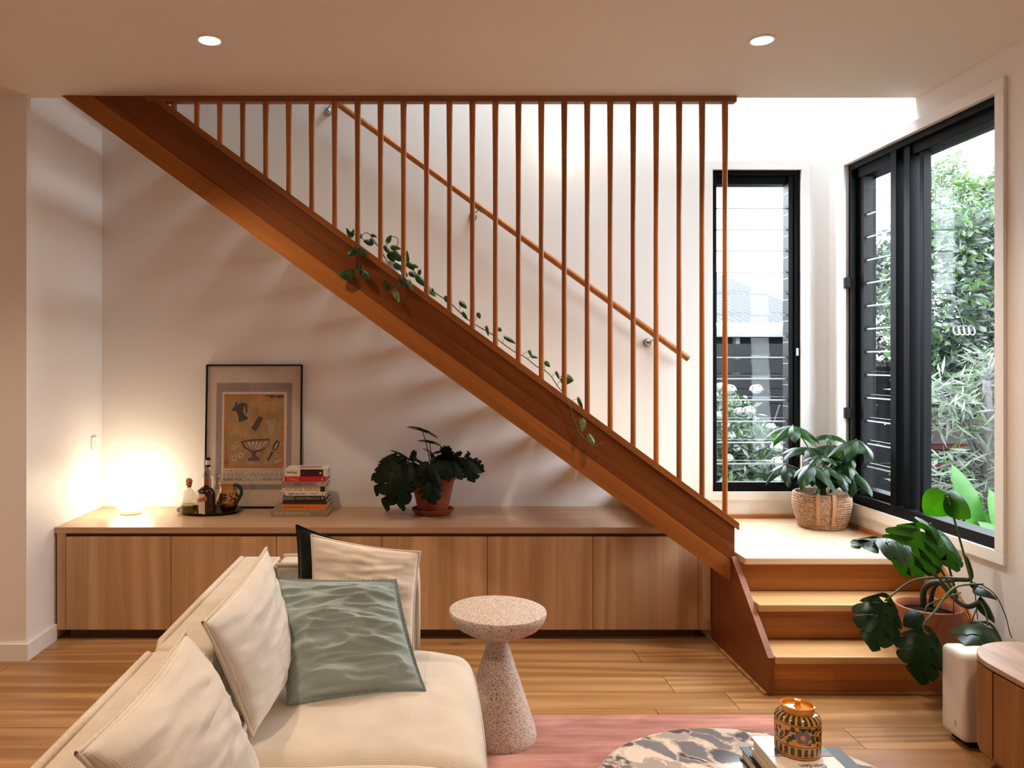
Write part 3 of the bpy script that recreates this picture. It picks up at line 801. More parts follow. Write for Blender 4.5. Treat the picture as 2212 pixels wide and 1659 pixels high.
# strap leaf plant
t = thing('strap_leaf_plant', 'plant with broad upright bright green strap leaves at the foot of the right window', 'plant', (3.35, 4.75, -.15))
def strap(base, tip, w, normal, n=10):
    g = G(); base = Vector(base); tip = Vector(tip); ax = tip - base; s = ax.cross(Vector(normal)).normalized(); nn = s.cross(ax).normalized()
    vs_ = []; fs = []
    for i in range(n + 1):
        f = i / n; c = base + ax * f + nn * (.05 * math.sin(f * PI)); hw = w * (.35 + .65 * math.sin(min(1, f * 1.4) * PI / 2)) * (1 if f < .6 else math.cos((f - .6) / .4 * PI / 2) ** .7)
        vs_ += [c - s * hw + nn * hw * .25, c, c + s * hw + nn * hw * .25]
    for i in range(n):
        for k_ in (0, 1): fs.append((3 * i + k_, 3 * i + k_ + 1, 3 * i + k_ + 4, 3 * i + k_ + 3))
    g.add(vs_, fs); g.obj('leaf', M['gl4'], t, smooth=True)
for (u0, v0, u1, v1, d, w) in ((2125, 1185, 2055, 1002, 5.0, .07), (2170, 1180, 2136, 1056, 4.9, .075), (2140, 1165, 2100, 1095, 5.0, .07), (2185, 1150, 2156, 1070, 5.1, .06), (2200, 1170, 2112, 1126, 4.75, .05), (2060, 1180, 2040, 1100, 5.1, .05), (2030, 1160, 2015, 1090, 5.2, .05)):
    strap(P(u0, v0 + 40, d), P(u1, v1, d), w, (0, -1, .1))
# row of white rings seen at the right window, built as solid rings
c = P(2066, 714, 6.2)
t = thing('white_rings', 'row of small white rings showing in the right window', 'ornament', c)
for i in range(4):
    q = c + Vector((i * .040, 0, 0)); g = G()
    pts = [(q.x + .024 * math.cos(a), q.y + .01 * math.sin(a), q.z + .036 * math.sin(a)) for a in [2 * PI * k_ / 20 for k_ in range(21)]]
    g.tube(pts, .006, 6, cap=False); g.obj('ring', M['fascia'], t, smooth=True)
g = G(); g.tube([c + Vector((-.02, 0, .036)), c + Vector((.14, 0, .036))], .003, 5); g.tube([c + Vector((.06, 0, .036)), c + Vector((.06, .3, .6))], .002, 5); g.obj('cord', M['bark'], t)
# ------------------------------------------------------------------ rug
m, nt, b = newmat('pink_rug'); M['rug'] = m
co = coords(nt, 'Object', (2.5, 34, 1)); n1 = N(nt, 'ShaderNodeTexNoise'); n1.inputs['Scale'].default_value = 1; n1.inputs['Detail'].default_value = 6; L(nt, co, n1.inputs['Vector'])
co = coords(nt, 'Object', (2.5, 6, 1)); n2 = N(nt, 'ShaderNodeTexNoise'); n2.inputs['Scale'].default_value = 1.4; n2.inputs['Detail'].default_value = 5; n2.inputs['Distortion'].default_value = .6; L(nt, co, n2.inputs['Vector'])
mxf = N(nt, 'ShaderNodeMix', data_type='FLOAT'); mxf.inputs[0].default_value = .6; L(nt, n1.outputs[0], mxf.inputs[2]); L(nt, n2.outputs[0], mxf.inputs[3])
r_ = ramp(nt, [(.32, (.20, .060, .042)), (.5, (.40, .155, .115)), (.66, (.56, .27, .21))]); L(nt, mxf.outputs[0], r_.inputs[0]); L(nt, r_.outputs[0], b.inputs['Base Color'])
b.inputs['Roughness'].default_value = .9; b.inputs['Sheen Weight'].default_value = .3; b.inputs['Specular IOR Level'].default_value = .2
bump(nt, b, n1.outputs[0], .5, .004)
t = thing('rug', 'flat pink woven rug under the sofa, side table and marble table', 'rug', (.2, 1.8, 0))
g = G(); g.rbox(-1.0, 1.40, .3, 3.150, .0004, .013, .005, 4); g.obj('pile', M['rug'], t, smooth=True)
g = G(); r = random.Random(2)
x = -.99
while x < 1.395:
    w = .012; y = 3.150 + r.uniform(.002, .006); g.box(x, x + w, 3.147, y, .001, .009); x += .0135
for (f) in ('edge_binding',): o = g.obj(f, M['rug'], t); o['kind'] = 'stuff'
RZ = .0135

# ------------------------------------------------------------------ sofa
M['sofa'] = weave('cream_woven_upholstery', (.86, .80, .725), (.64, .54, .43), 88, 88, .45, 'Object')
M['cushw'] = weave('cream_cushion_weave', (.88, .835, .78), (.72, .64, .55), 82, 82, .25, 'UV')
M['linen'] = weave('cream_linen', (.86, .77, .68), (.76, .66, .56), 150, 150, .2, 'UV', wr=1.2)
M['teal'] = weave('sage_green_linen', (.45, .55, .54), (.36, .44, .43), 160, 160, .6, 'UV', wr=2.4)
M['velvet'] = weave('black_green_velvet', (.012, .016, .012), (.005, .007, .005), 200, 200, .4, 'UV')
M['piping'] = plain('cream_piping', (.66, .57, .46), .95, noise_amt=.12, nscale=200, bumpk=.4)
sofa = thing('sofa', 'large cream woven modular sofa with low back and end arm, at bottom left', 'sofa', (-.28, 2.0, RZ))
SX = .145
def seatfn(yfar, ynear):
    def f(p):
        if p.z > .36:
            # the front edge rolls down, seams sag
            k_ = max(0, (p.x - (SX - .22)) / .22); p = p - Vector((0, 0, .028 * k_ * k_))
            p = p + Vector((0, 0, .006 * noise.noise(p * 6)))
        return p
    return f
g = G(); g.rbox(-.56, SX, 1.98, 2.76, .17, .425, .055, 14, 0, (.012, .005, .02), seatfn(2.76, 1.98)); g.obj('seat_cushion', M['sofa'], sofa, smooth=True)
g = G(); g.rbox(-.56, SX + .012, .95, 1.972, .17, .428, .055, 14, 0, (.012, .005, .02), seatfn(1.975, .95)); g.obj('seat_cushion', M['sofa'], sofa, smooth=True)
g = G(); g.rbox(-.70, SX - .03, .95, 2.94, .075, .18, .03, 10, 0); g.obj('base', M['sofa'], sofa, smooth=True)
for (y0, y1) in ((.95, 1.985), (1.993, 2.945)):
    g = G(); g.rbox(-.705, -.555, y0, y1, .12, .70, .022, 14, 0, (.02, .006, .0)); g.obj('backrest', M['sofa'], sofa, smooth=True)
g = G(); g.rbox(-.555, -.046, 2.80, 2.945, .12, .70, .022, 14, 0, (.006, .015, .0)); g.obj('armrest', M['sofa'], sofa, smooth=True)
# piping
for (y0, y1) in ((.97, 1.972), (2.005, 2.93)):
    g = G()
    for x in (-.698,):
        g.tube([(x, y0, .30), (x, y0, .660), (x, y0 + .03, .700), (x, (y0 + y1) / 2, .702), (x, y1 - .03, .700), (x, y1, .66), (x, y1, .30)], .0095, 8)
    x = -.562; g.tube([(x, y0, .40), (x, y0, .660), (x, y0 + .03, .700), (x, (y0 + y1) / 2, .702), (x, y1 - .03, .700), (x, y1, .66)], .007, 8)
    g.obj('piping', M['piping'], sofa, smooth=True)
g = G()
for y in (2.807, 2.938):
    g.tube([(-.55, y, .701), (-.10, y, .701), (-.068, y, .690), (-.052, y, .665), (-.047, y, .60), (-.047, y, .25)], .0075, 8)
g.obj('piping', M['piping'], sofa, smooth=True)
for (x, y) in ((-.62, 2.86), (.06, 2.70), (-.62, 1.05), (.06, 1.05)):
    g = G(); g.tube([(x, y, RZ + .0002), (x, y, .08)], .02, 12); g.obj('foot', M['blackp'], sofa)

# ------------------------------------------------------------------ cushions
def cushion(name, label, c, T, mat, n=40, wr=.0, seed=0, ear=.06, edge=None, flange=0, sag=0, edge_mat=None, px=.55, group=None, ruffle=0, back=.6):
    """c: four corners (top-left, top-right, bottom-right, bottom-left) in world space"""
    c = [Vector(p) for p in c]
    base = (c[2] + c[3]) / 2
    t = thing(name, label, 'cushion', base, group)
    nn = ((c[3] - c[0]).cross(c[1] - c[0])).normalized()
    W = ((c[1] - c[0]).length + (c[2] - c[3]).length) / 2; H = ((c[3] - c[0]).length + (c[2] - c[1]).length) / 2
    ctr = sum(c, Vector()) / 4
    off = Vector((seed * 3.1, seed * 1.7, 0))
    def pos(s, q, side):
        p = c[0].lerp(c[1], s).lerp(c[3].lerp(c[2], s), q)
        # edges pulled in between the corners
        ex = math.sin(PI * q) ** .8 if 0 < q < 1 else 0; ey = math.sin(PI * s) ** .8 if 0 < s < 1 else 0
        a = (c[1] - c[0]).normalized(); d = (c[3] - c[0]).normalized()
        p = p + a * (ear * W * ex * (1 - 2 * s)) + d * (ear * H * ey * (1 - 2 * q))
        prof = (max(0, math.sin(PI * s)) * max(0, math.sin(PI * q))) ** px
        h = T * prof * (1 + (.25 if q > .5 else -.1) * sag)
        if wr and side > 0:
            v = Vector((s * W * 7.5 + .25 * q * H * 8, q * H * 10, 0)) + off
            w1 = noise.fractal(Vector((v.x * .7 + v.y * .25, v.y * 1.5, 1.3 + seed)), 1.0, 2.0, 3)
            w2 = 1 - abs(noise.noise(Vector((v.x * .9 + .8 * v.y, v.y * 1.8 - .4 * v.x, 4 + seed)))) * 2
            w3 = 1 - abs(noise.noise(Vector((v.x * .55 - 1.3 * v.y, v.y * 2.6 + .3 * v.x, 9 + seed)))) * 2
            h += wr * (w1 * 1.0 + max(0, w2 - .3) * 1.1 + max(0, w3 - .45) * .9) * min(1, prof * 2.2)
        return p + nn * (h if side > 0 else -h * back)
    g = G(); uvs = []; n1 = n + 1
    for side in (1, -1):
        for j in range(n1):
            for i in range(n1):
                g.v.append(pos(i / n, j / n, side)); uvs.append((i / n * W, j / n * H))
    for j in range(n):
        for i in range(n):
            a = j * n1 + i
            g.f.append([a, a + n1, a + n1 + 1, a + 1]); g.m.append(0)
            b_ = a + n1 * n1; g.f.append([b_, b_ + 1, b_ + n1 + 1, b_ + n1]); g.m.append(0)
    me = g.mesh('cover', mat, True, world_org(t), 0, uvs)
    bm = bmesh.new(); bm.from_mesh(me); bmesh.ops.remove_doubles(bm, verts=bm.verts, dist=1e-5); bmesh.ops.recalc_face_normals(bm, faces=bm.faces); bm.to_mesh(me); bm.free()
    me.polygons.foreach_set('use_smooth', [True] * len(me.polygons))
    o = bpy.data.objects.new('cover', me); scene.collection.objects.link(o); o.parent = t
    if edge:
        pts = [pos(i / n, 0, 1) for i in range(n)] + [pos(1, i / n, 1) for i in range(n)] + [pos(1 - i / n, 1, 1) for i in range(n)] + [pos(0, 1 - i / n, 1) for i in range(n + 1)]
        if ruffle:
            g = G(); vs_ = []; fs = []
            for k_, p in enumerate(pts):
                o_ = (p - ctr).normalized(); z_ = ruffle * (1 if k_ % 2 else -1)
                vs_ += [p - o_ * .004 + nn * .004, p + o_ * edge + nn * z_, p + o_ * edge - nn * (.004 - z_), p - o_ * .004 - nn * .004]
            for k_ in range(len(pts) - 1):
                for j in range(4): fs.append((4 * k_ + j, 4 * k_ + (j + 1) % 4, 4 * k_ + 4 + (j + 1) % 4, 4 * k_ + 4 + j))
            g.add(vs_, fs); g.obj('frilled_edge', mat, t, smooth=False, uvs=[(p.x, p.z) for p in vs_])
        else:
            g = G(); g.tube(pts, edge, 6, cap=False); g.obj('piping', edge_mat or M['piping'], t, smooth=True)
    return t
cushion('cushion', 'biggest cream woven cushion leaning on the sofa back, cut by the bottom edge',
        [P(165, 1628, 1.22), P(398, 1366, 1.68), P(560, 1712, 1.80), (-.375, 1.34, .47)], .09, M['cushw'], 48, .006, 1, .03, .0045, px=.42)
cushion('cushion', 'plump cream woven cushion with pointed top, directly left of the sage green cushion',
        [P(438, 1345, 1.885), P(575, 1183, 2.50), (-.435, 2.41, .47), P(545, 1590, 2.05)], .068, M['cushw'], 48, .006, 2, .03, .0045, px=.42)
cushion('cushion', 'cream linen cushion with a black one behind it at the sofa arm',
        [P(672, 1155, 2.74), P(908, 1192, 2.735), P(893, 1428, 2.63), P(668, 1440, 2.58)], 0.055, M['linen'], 60, .007, 3, .03, .004, px=.5, edge_mat=M['linen'])
cushion('cushion', 'black velvet cushion mostly hidden behind the cream linen cushion',
        [P(640, 1134, 2.79), P(862, 1196, 2.785), P(850, 1400, 2.69), P(636, 1400, 2.66)], .032, M['velvet'], 30, .006, 4, .04, .004, px=.5, edge_mat=M['velvet'])
cushion('cushion', 'crumpled sage green linen cushion with a frilled edge in the middle of the sofa',
        [P(586, 1250, 2.50), P(852, 1256, 2.52), P(914, 1488, 2.36), P(626, 1520, 2.26)], .06, M['teal'], 110, .019, 5, .03, .012, px=.5, ruffle=.004)

# ------------------------------------------------------------------ round side table
def granite(name, base, dark, mid, sc=150):
    m, nt, b = newmat(name); co = coords(nt)
    v = N(nt, 'ShaderNodeTexVoronoi'); v.inputs['Scale'].default_value = sc; L(nt, co, v.inputs['Vector'])
    nz = N(nt, 'ShaderNodeTexNoise'); nz.inputs['Scale'].default_value = 3; L(nt, co, nz.inputs['Vector'])
    sx = N(nt, 'ShaderNodeSeparateColor'); L(nt, v.outputs['Color'], sx.inputs[0])
    r = ramp(nt, [(0, dark), (.16, mid), (.34, base), (.8, tuple(min(1, c * 1.12) for c in base))], 'CONSTANT'); L(nt, sx.outputs[0], r.inputs[0])
    L(nt, r.outputs[0], b.inputs['Base Color']); b.inputs['Roughness'].default_value = .75; b.inputs['Specular IOR Level'].default_value = .25
    bump(nt, b, v.outputs['Distance'], .2, .001); return m
M['granite'] = granite('pink_granite', (.62, .51, .43), (.20, .14, .11), (.42, .31, .24), 420)
tx, ty = .2517, 2.972
t = thing('side_table', 'round speckled pink granite side table with a cone base beside the sofa', 'side table', (tx, ty, RZ))
g = G(); prof = [(.145, RZ), (.1465, RZ + .012), (.142, RZ + .035), (.031, .388)]
g.lathe(prof, (tx, ty, 0), 48); g.obj('cone_base', M['granite'], t, smooth='auto')
pt = [(.020, .384), (.034, .387), (.075, .395), (.12, .410), (.155, .430), (.176, .456), (.1825, .474), (.1835, .484), (.1815, .4885), (.176, .490)]
g = G(); g.lathe(pt, (tx, ty, 0), 64); g.obj('table_top', M['granite'], t, smooth='auto')

# ------------------------------------------------------------------ marble coffee table
m, nt, b = newmat('breccia_marble'); M['marble'] = m
co = coords(nt, 'Object', (1, 1, 1), (0, 0, .6))
nd = N(nt, 'ShaderNodeTexNoise'); nd.inputs['Scale'].default_value = 9; nd.inputs['Detail'].default_value = 7; L(nt, co, nd.inputs['Vector'])
mp = N(nt, 'ShaderNodeMapRange'); 
ad = N(nt, 'ShaderNodeVectorMath', operation='MULTIPLY_ADD'); ad.inputs[1].default_value = (.14, .14, .14); L(nt, nd.outputs['Color'], ad.inputs[0]); L(nt, co, ad.inputs[2])
ms = nt.nodes.new('ShaderNodeMapping'); ms.inputs['Scale'].default_value = (12, 20, 12); L(nt, ad.outputs[0], ms.inputs[0])
v1 = N(nt, 'ShaderNodeTexVoronoi'); v1.inputs['Scale'].default_value = 1.0; L(nt, ms.outputs[0], v1.inputs['Vector'])
ve = N(nt, 'ShaderNodeTexVoronoi', feature='DISTANCE_TO_EDGE'); ve.inputs['Scale'].default_value = 1.0; L(nt, ms.outputs[0], ve.inputs['Vector'])
sc_ = N(nt, 'ShaderNodeSeparateColor'); L(nt, v1.outputs['Color'], sc_.inputs[0])
rc = ramp(nt, [(0, (.09, .10, .12)), (.22, (.20, .215, .24)), (.36, (.45, .42, .41)), (.48, (.80, .73, .66)), (1, (.86, .80, .74))], 'CONSTANT'); L(nt, sc_.outputs[0], rc.inputs[0])
re_ = ramp(nt, [(.0, (0, 0, 0)), (.09, (1, 1, 1))]); L(nt, ve.outputs['Distance'], re_.inputs[0])
vein = N(nt, 'ShaderNodeTexNoise'); vein.inputs['Scale'].default_value = 26; vein.inputs['Detail'].default_value = 8; vein.inputs['Distortion'].default_value = 1.5; L(nt, ms.outputs[0], vein.inputs['Vector'])
vein.inputs['Scale'].default_value = 2.2
rv = ramp(nt, [(.40, (.85, .79, .72)), (.49, (.42, .25, .18)), (.54, (.82, .72, .63)), (.62, (.62, .48, .40)), (.7, (.85, .79, .72))]); L(nt, vein.outputs[0], rv.inputs[0])
mx = N(nt, 'ShaderNodeMix', data_type='RGBA'); L(nt, re_.outputs[0], mx.inputs[0]); L(nt, rv.outputs[0], mx.inputs[6]); L(nt, rc.outputs[0], mx.inputs[7])
nl = N(nt, 'ShaderNodeTexNoise'); nl.inputs['Scale'].default_value = 3.2; nl.inputs['Detail'].default_value = 2; L(nt, co, nl.inputs['Vector'])
rl = ramp(nt, [(.64, (0, 0, 0)), (.69, (1, 1, 1))]); L(nt, nl.outputs[0], rl.inputs[0])
mw = N(nt, 'ShaderNodeMix', data_type='RGBA'); L(nt, rl.outputs[0], mw.inputs[0]); L(nt, mx.outputs[2], mw.inputs[6]); mw.inputs[7].default_value = (.86, .82, .77, 1)
L(nt, mw.outputs[2], b.inputs['Base Color']); b.inputs['Roughness'].default_value = .18
mx0, my0 = .79, 1.845
t = thing('coffee_table', 'round white and grey breccia marble coffee table on the pink rug', 'coffee table', (mx0, my0, RZ))
g = G(); g.lathe([(.39, .352), (.402, .356), (.405, .366), (.402, .377), (.396, .380)], (mx0, my0, 0), 96); g.obj('table_top', M['marble'], t, smooth='auto')
g = G(); g.lathe([(.20, RZ), (.205, RZ + .01), (.14, .33), (.16, .352)], (mx0, my0, 0), 48); g.obj('pedestal', M['marble'], t, smooth='auto')

# ------------------------------------------------------------------ lettering and books
def letters(s, w, h, name, mat, parent, Mx, align='LEFT', bold=0.0):
    """flat printed lettering: w, h = size it has to fill, Mx = placement (x right, y up, z out)"""
    if s.startswith('~'):            # print too small or blurred to read: word-long strokes
        rr = random.Random(len(s)); x = 0.0; g = G(); nw = int(s[1:])
        ws = [rr.uniform(.6, 1.6) for _ in range(nw)]; tot = sum(ws) + .35 * (nw - 1)
        for q in ws:
            a, b_ = x / tot * w, (x + q) / tot * w; x += q + .35
            g.add([Mx @ Vector(p) for p in ((a, h * .2, 0), (b_, h * .2, 0), (b_, h * .8, 0), (a, h * .8, 0))], [(0, 1, 2, 3)])
        return g.obj('small_print', mat, parent)
    cu = bpy.data.curves.new('t', 'FONT'); cu.body = s; cu.offset = bold; cu.resolution_u = 3
    ob = bpy.data.objects.new('t', cu); scene.collection.objects.link(ob)
    dg = bpy.context.evaluated_depsgraph_get()
    me = bpy.data.meshes.new_from_object(ob.evaluated_get(dg)); bpy.data.objects.remove(ob); bpy.data.curves.remove(cu)
    xs = [v.co.x for v in me.vertices]; ys = [v.co.y for v in me.vertices]
    x0, x1, y0, y1 = min(xs), max(xs), min(ys), max(ys)
    for v in me.vertices:
        v.co = Mx @ Vector(((v.co.x - x0) / (x1 - x0) * w, (v.co.y - y0) / (y1 - y0) * h, 0))
    if parent: 
        off = world_org(parent)
        for v in me.vertices: v.co -= off
    me.name = name; me.materials.clear(); me.materials.append(mat)
    o = bpy.data.objects.new(name, me); scene.collection.objects.link(o)
    if parent: o.parent = parent
    return o
def MX(o, x, y):
    x = Vector(x).normalized(); y = Vector(y).normalized(); z = x.cross(y)
    m_ = Matrix((x, y, z)).transposed().to_4x4(); m_.translation = Vector(o); return m_
M['paper'] = plain('page_edges', (.62, .52, .40), .85, noise_amt=.12, nscale=300)
M['ink'] = plain('black_ink', (.015, .013, .012), .6)
def bookmats():
    pass
C_ = {}
def colm(name, col, rough=.45):
    if name not in C_: C_[name] = plain(name, col, rough)
    return C_[name]
def book(label, x0, x1, y0, y1, z0, z1, cover, spine='front', group=None, cov=.0028):
    """closed book lying flat; spine on one side, page block inside"""
    t = thing('book', label, 'book', ((x0 + x1) / 2, (y0 + y1) / 2, z0), group)
    g = G(); g.box(x0, x1, y0, y1, z0, z0 + cov); g.box(x0, x1, y0, y1, z1 - cov, z1)
    if spine == 'front': g.box(x0, x1, y0, y0 + .003, z0 + cov, z1 - cov)
    elif spine == 'right': g.box(x1 - .003, x1, y0, y1, z0 + cov, z1 - cov)
    g.obj('cover', cover, t, bevel=.0006)
    g = G(); i = .005
    g.box(x0 + (i if spine != 'left' else .003), x1 - (i if spine != 'right' else .0035), y0 + (i if spine != 'front' else .0035), y1 - i, z0 + cov + .0002, z1 - cov - .0002)
    g.obj('pages', M['paper'], t)
    return t
# three books on the marble table
dk = colm('charcoal_cloth_cover', (.02, .024, .026), .5)
zt = .3805
b1 = book('large dark covered book at the bottom of the pile on the marble table', .812, 1.072, 1.745, 2.070, zt, zt + .030, dk, 'right', 'books on the marble table')
b2 = book('thin black book in the middle of the pile on the marble table', .818, .985, 1.76, 2.022, zt + .0305, zt + .055, colm('black_cloth_cover', (.012, .011, .011), .5), 'right', 'books on the marble table')
z2 = zt + .0555; z3 = z2 + .031
garden = colm('cream_book_cover', (.78, .70, .62), .35)
b3 = book('garden book with a flowery cover under the yellow jar', .816, .975, 1.745, 2.008, z2, z3, garden, 'right', 'books on the marble table')
m, nt, b = newmat('flower_photo_print'); co = coords(nt); nz = N(nt, 'ShaderNodeTexNoise'); nz.inputs['Scale'].default_value = 32; nz.inputs['Detail'].default_value = 5; L(nt, co, nz.inputs['Vector'])
r_ = ramp(nt, [(.36, (.06, .065, .075)), (.5, (.20, .21, .23)), (.6, (.40, .41, .44)), (.66, (.55, .10, .09)), (.72, (.07, .13, .06))]); L(nt, nz.outputs[0], r_.inputs[0]); L(nt, r_.outputs[0], b.inputs['Base Color']); b.inputs['Roughness'].default_value = .25
g = G(); g.box(.817, .974, 1.905, 2.007, z3 + .0002, z3 + .0006); g.obj('cover_photo', m, b3)
g = G(); g.box(.935, .974, 1.93, 1.985, z3 + .0007, z3 + .001); g.obj('cover_photo_patch', colm('leaf_green_print', (.09, .17, .07), .3), b3)
g = G(); g.box(.935, .974, 1.905, 1.929, z3 + .0007, z3 + .001); g.obj('cover_photo_patch', colm('grey_print', (.16, .16, .17), .3), b3)
letters('Garden', .062, .017, 'lettering', M['ink'], b3, MX((.935, 1.868, z3 + .0006), (-1, 0, 0), (0, -1, 0)))

# ------------------------------------------------------------------ lidded jar
jx, jy, jz = .900, 1.932, z3 + .0008
m, nt, b = newmat('painted_yellow_glaze'); M['jar'] = m
tc = nt.nodes.new('ShaderNodeTexCoord'); sp = N(nt, 'ShaderNodeSeparateXYZ'); L(nt, tc.outputs['Object'], sp.inputs[0])
at = N(nt, 'ShaderNodeMath', operation='ARCTAN2'); L(nt, sp.outputs['Y'], at.inputs[0]); L(nt, sp.outputs['X'], at.inputs[1])
def mth(op, a, b_=None, c=None):
    n = N(nt, 'ShaderNodeMath', operation=op)
    for i, q in enumerate((a, b_, c)):
        if q is None: continue
        if isinstance(q, (int, float)): n.inputs[i].default_value = q
        else: L(nt, q, n.inputs[i])
    return n.outputs[0]
Z = sp.outputs['Z']
tng = mth('SINE', mth('MULTIPLY', at.outputs[0], 22.0))
tongue = mth('GREATER_THAN', tng, -.35)
band_lo = mth('MULTIPLY', mth('GREATER_THAN', Z, .010), mth('LESS_THAN', Z, .028))
band_hi = mth('MULTIPLY', mth('GREATER_THAN', Z, .083), mth('LESS_THAN', Z, .1))
bands = mth('MULTIPLY', tongue, mth('ADD', band_lo, band_hi))
lines = mth('ADD', mth('COMPARE', Z, .0315, .0011), mth('ADD', mth('COMPARE', Z, .0805, .0011), mth('COMPARE', Z, .007, .0010)))
cc = N(nt, 'ShaderNodeCombineXYZ'); L(nt, mth('MULTIPLY', at.outputs[0], .053), cc.inputs[0]); L(nt, Z, cc.inputs[1])
mpv = nt.nodes.new('ShaderNodeMapping'); mpv.inputs['Scale'].default_value = (88, 70, 1); mpv.inputs['Rotation'].default_value = (0, 0, .6); L(nt, cc.outputs[0], mpv.inputs[0])
vv = N(nt, 'ShaderNodeTexVoronoi'); vv.inputs['Scale'].default_value = 1; vv.inputs['Randomness'].default_value = .75; L(nt, mpv.outputs[0], vv.inputs['Vector'])
leaf_ = mth('LESS_THAN', vv.outputs['Distance'], .46)
wv = mth('SINE', mth('MULTIPLY', at.outputs[0], 5.0)); vine = mth('COMPARE', Z, mth('MULTIPLY_ADD', wv, .016, .055), .0022)
mid_ = mth('MULTIPLY', mth('GREATER_THAN', Z, .034), mth('LESS_THAN', Z, .078))
dark_ = mth('MINIMUM', 1.0, mth('ADD', mth('MULTIPLY', mid_, mth('MAXIMUM', leaf_, vine)), mth('ADD', bands, lines)))
nzj = N(nt, 'ShaderNodeTexNoise'); nzj.inputs['Scale'].default_value = 120; L(nt, tc.outputs['Object'], nzj.inputs['Vector'])
rdk = ramp(nt, [(.4, (.012, .022, .026)), (.65, (.05, .075, .07))]); L(nt, nzj.outputs[0], rdk.inputs[0])
mxj = N(nt, 'ShaderNodeMix', data_type='RGBA'); L(nt, dark_, mxj.inputs[0]); mxj.inputs[6].default_value = (.68, .29, .03, 1); L(nt, rdk.outputs[0], mxj.inputs[7])
L(nt, mxj.outputs[2], b.inputs['Base Color']); b.inputs['Roughness'].default_value = .15; b.inputs['Coat Weight'].default_value = .3
M['yel'] = plain('yellow_glaze', (.68, .29, .03), .15, noise_amt=.08)
t = thing('lidded_jar', 'yellow ceramic lidded jar painted with dark leaves on the pile of books', 'jar', (jx, jy, jz))
g = G(); k_ = .0535
prof = [(.047, 0), (.0505, .001), (.0528, .005), (.0532, .02), (k_, .05), (.0532, .082), (.0505, .090), (.0445, .0955), (.0365, .0985)]
g.lathe([(r_q, z_) for r_q, z_ in prof], (jx, jy, jz), 64); g.obj('body', M['jar'], t, smooth='auto')
g = G(); g.lathe([(.0362, .0985), (.0372, .102), (.0385, .112), (.0390, .1155), (.0365, .1165), (.0345, .113), (.0345, .105)], (jx, jy, jz), 48); g.obj('neck', M['yel'], t, smooth='auto')
g = G(); g.lathe([(.0344, .104), (.033, .1075), (.010, .1085), (.0065, .112), (.006, .118), (.0085, .1215), (.0080, .1255), (.002, .127)], (jx, jy, jz), 40); g.obj('lid', M['jar'], t, smooth='auto')
g = G(); c = Vector((jx, jy, jz))
fl = Vector((-.012, -1, 0)).normalized()
for i in range(6):
    a = 2 * PI * i / 6; q = Vector((.0125 * math.cos(a) - .006, 0, .056 + .0105 * math.sin(a)))
    ang = math.atan2(-1, q.x / .0535); 
    pts = []
    for k2 in range(10):
        b_ = 2 * PI * k2 / 10; xx = q.x + .007 * math.cos(b_); zz = q.z + .007 * math.sin(b_); th = -PI / 2 + xx / .0535 - .1
        pts.append(c + Vector((.0541 * math.cos(th), .0541 * math.sin(th), zz)))
    g.add(pts, [tuple(range(10))], 0)
pts = []
for k2 in range(12):
    b_ = 2 * PI * k2 / 12; xx = -.006 + .006 * math.cos(b_); zz = .056 + .006 * math.sin(b_); th = -PI / 2 + xx / .0535 - .1
    pts.append(c + Vector((.0544 * math.cos(th), .0544 * math.sin(th), zz)))
g.add(pts, [tuple(range(12))], 1)
g.obj('painted_flower', [colm('lilac_glaze', (.16, .13, .17), .2), M['yel']], t)

# ------------------------------------------------------------------ sideboard and subwoofer
scx, scy, sr = 2.075, 2.607, .22
def stadium(r, y_near, n=28):
    pts = [(scx + r * math.cos(PI - PI * i / n), scy + r * math.sin(PI - PI * i / n)) for i in range(n + 1)]
    return [(scx - r, y_near)] + pts + [(scx + r, y_near)]
t = thing('sideboard', 'low brown ash sideboard with a rounded end at the bottom right corner', 'sideboard', (scx, 2.0, 0))
g = G(); g.prism(stadium(sr, 1.25), .402, .420, 'z'); g.obj('top', M['side_top'], t, bevel=.002)
g = G(); g.prism(stadium(sr - .012, 1.26), .118, .398, 'z'); g.obj('carcass', M['side'], t, smooth='auto')
# tambour-like curved door panels with a seam
def wrap(a0, a1, z0, z1, r):
    g = G(); n = 14; vs_ = []; fs = []
    for i in range(n + 1):
        a = a0 + (a1 - a0) * i / n
        for (rr, zz) in ((r, z0), (r, z1), (r - .011, z1), (r - .011, z0)):
            vs_.append((scx + rr * math.cos(a), scy + rr * math.sin(a), zz))
    for i in range(n):
        for j in range(4): fs.append((4 * i + j, 4 * i + (j + 1) % 4, 4 * i + 4 + (j + 1) % 4, 4 * i + 4 + j))
    fs += [(0, 1, 2, 3), (4 * n + 3, 4 * n + 2, 4 * n + 1, 4 * n)]
    g.add(vs_, fs); return g
wrap(PI * .32, PI * 1.0 + .02, .112, .396, sr).obj('curved_panel', M['side'], t, smooth='auto')
for (y1_, y0_) in ((scy - .012, 2.05), (2.046, 1.49)):
    g = G(); g.box(scx - sr, scx - sr + .011, y0_, y1_, .112, .396); g.obj('door', M['side'], t, bevel=.001)
g = G(); g.prism(stadium(sr - .004, 1.26), .098, .111, 'z'); g.obj('plinth_rail', M['side'], t, bevel=.002)
for (x, y) in ((scx - .16, 2.56), (scx + .12, 2.56), (scx - .16, 1.4), (scx + .12, 1.4)):
    g = G(); g.box(x - .015, x + .015, y - .015, y + .015, .0004, .0985); g.obj('leg', M['blackp'], t)
t = thing('speaker', 'white rounded box shaped speaker standing on the floor beside the sideboard', 'speaker', (2.1, 2.95, 0))
M['spk'] = plain('matt_white_plastic', (.74, .70, .66), .45)
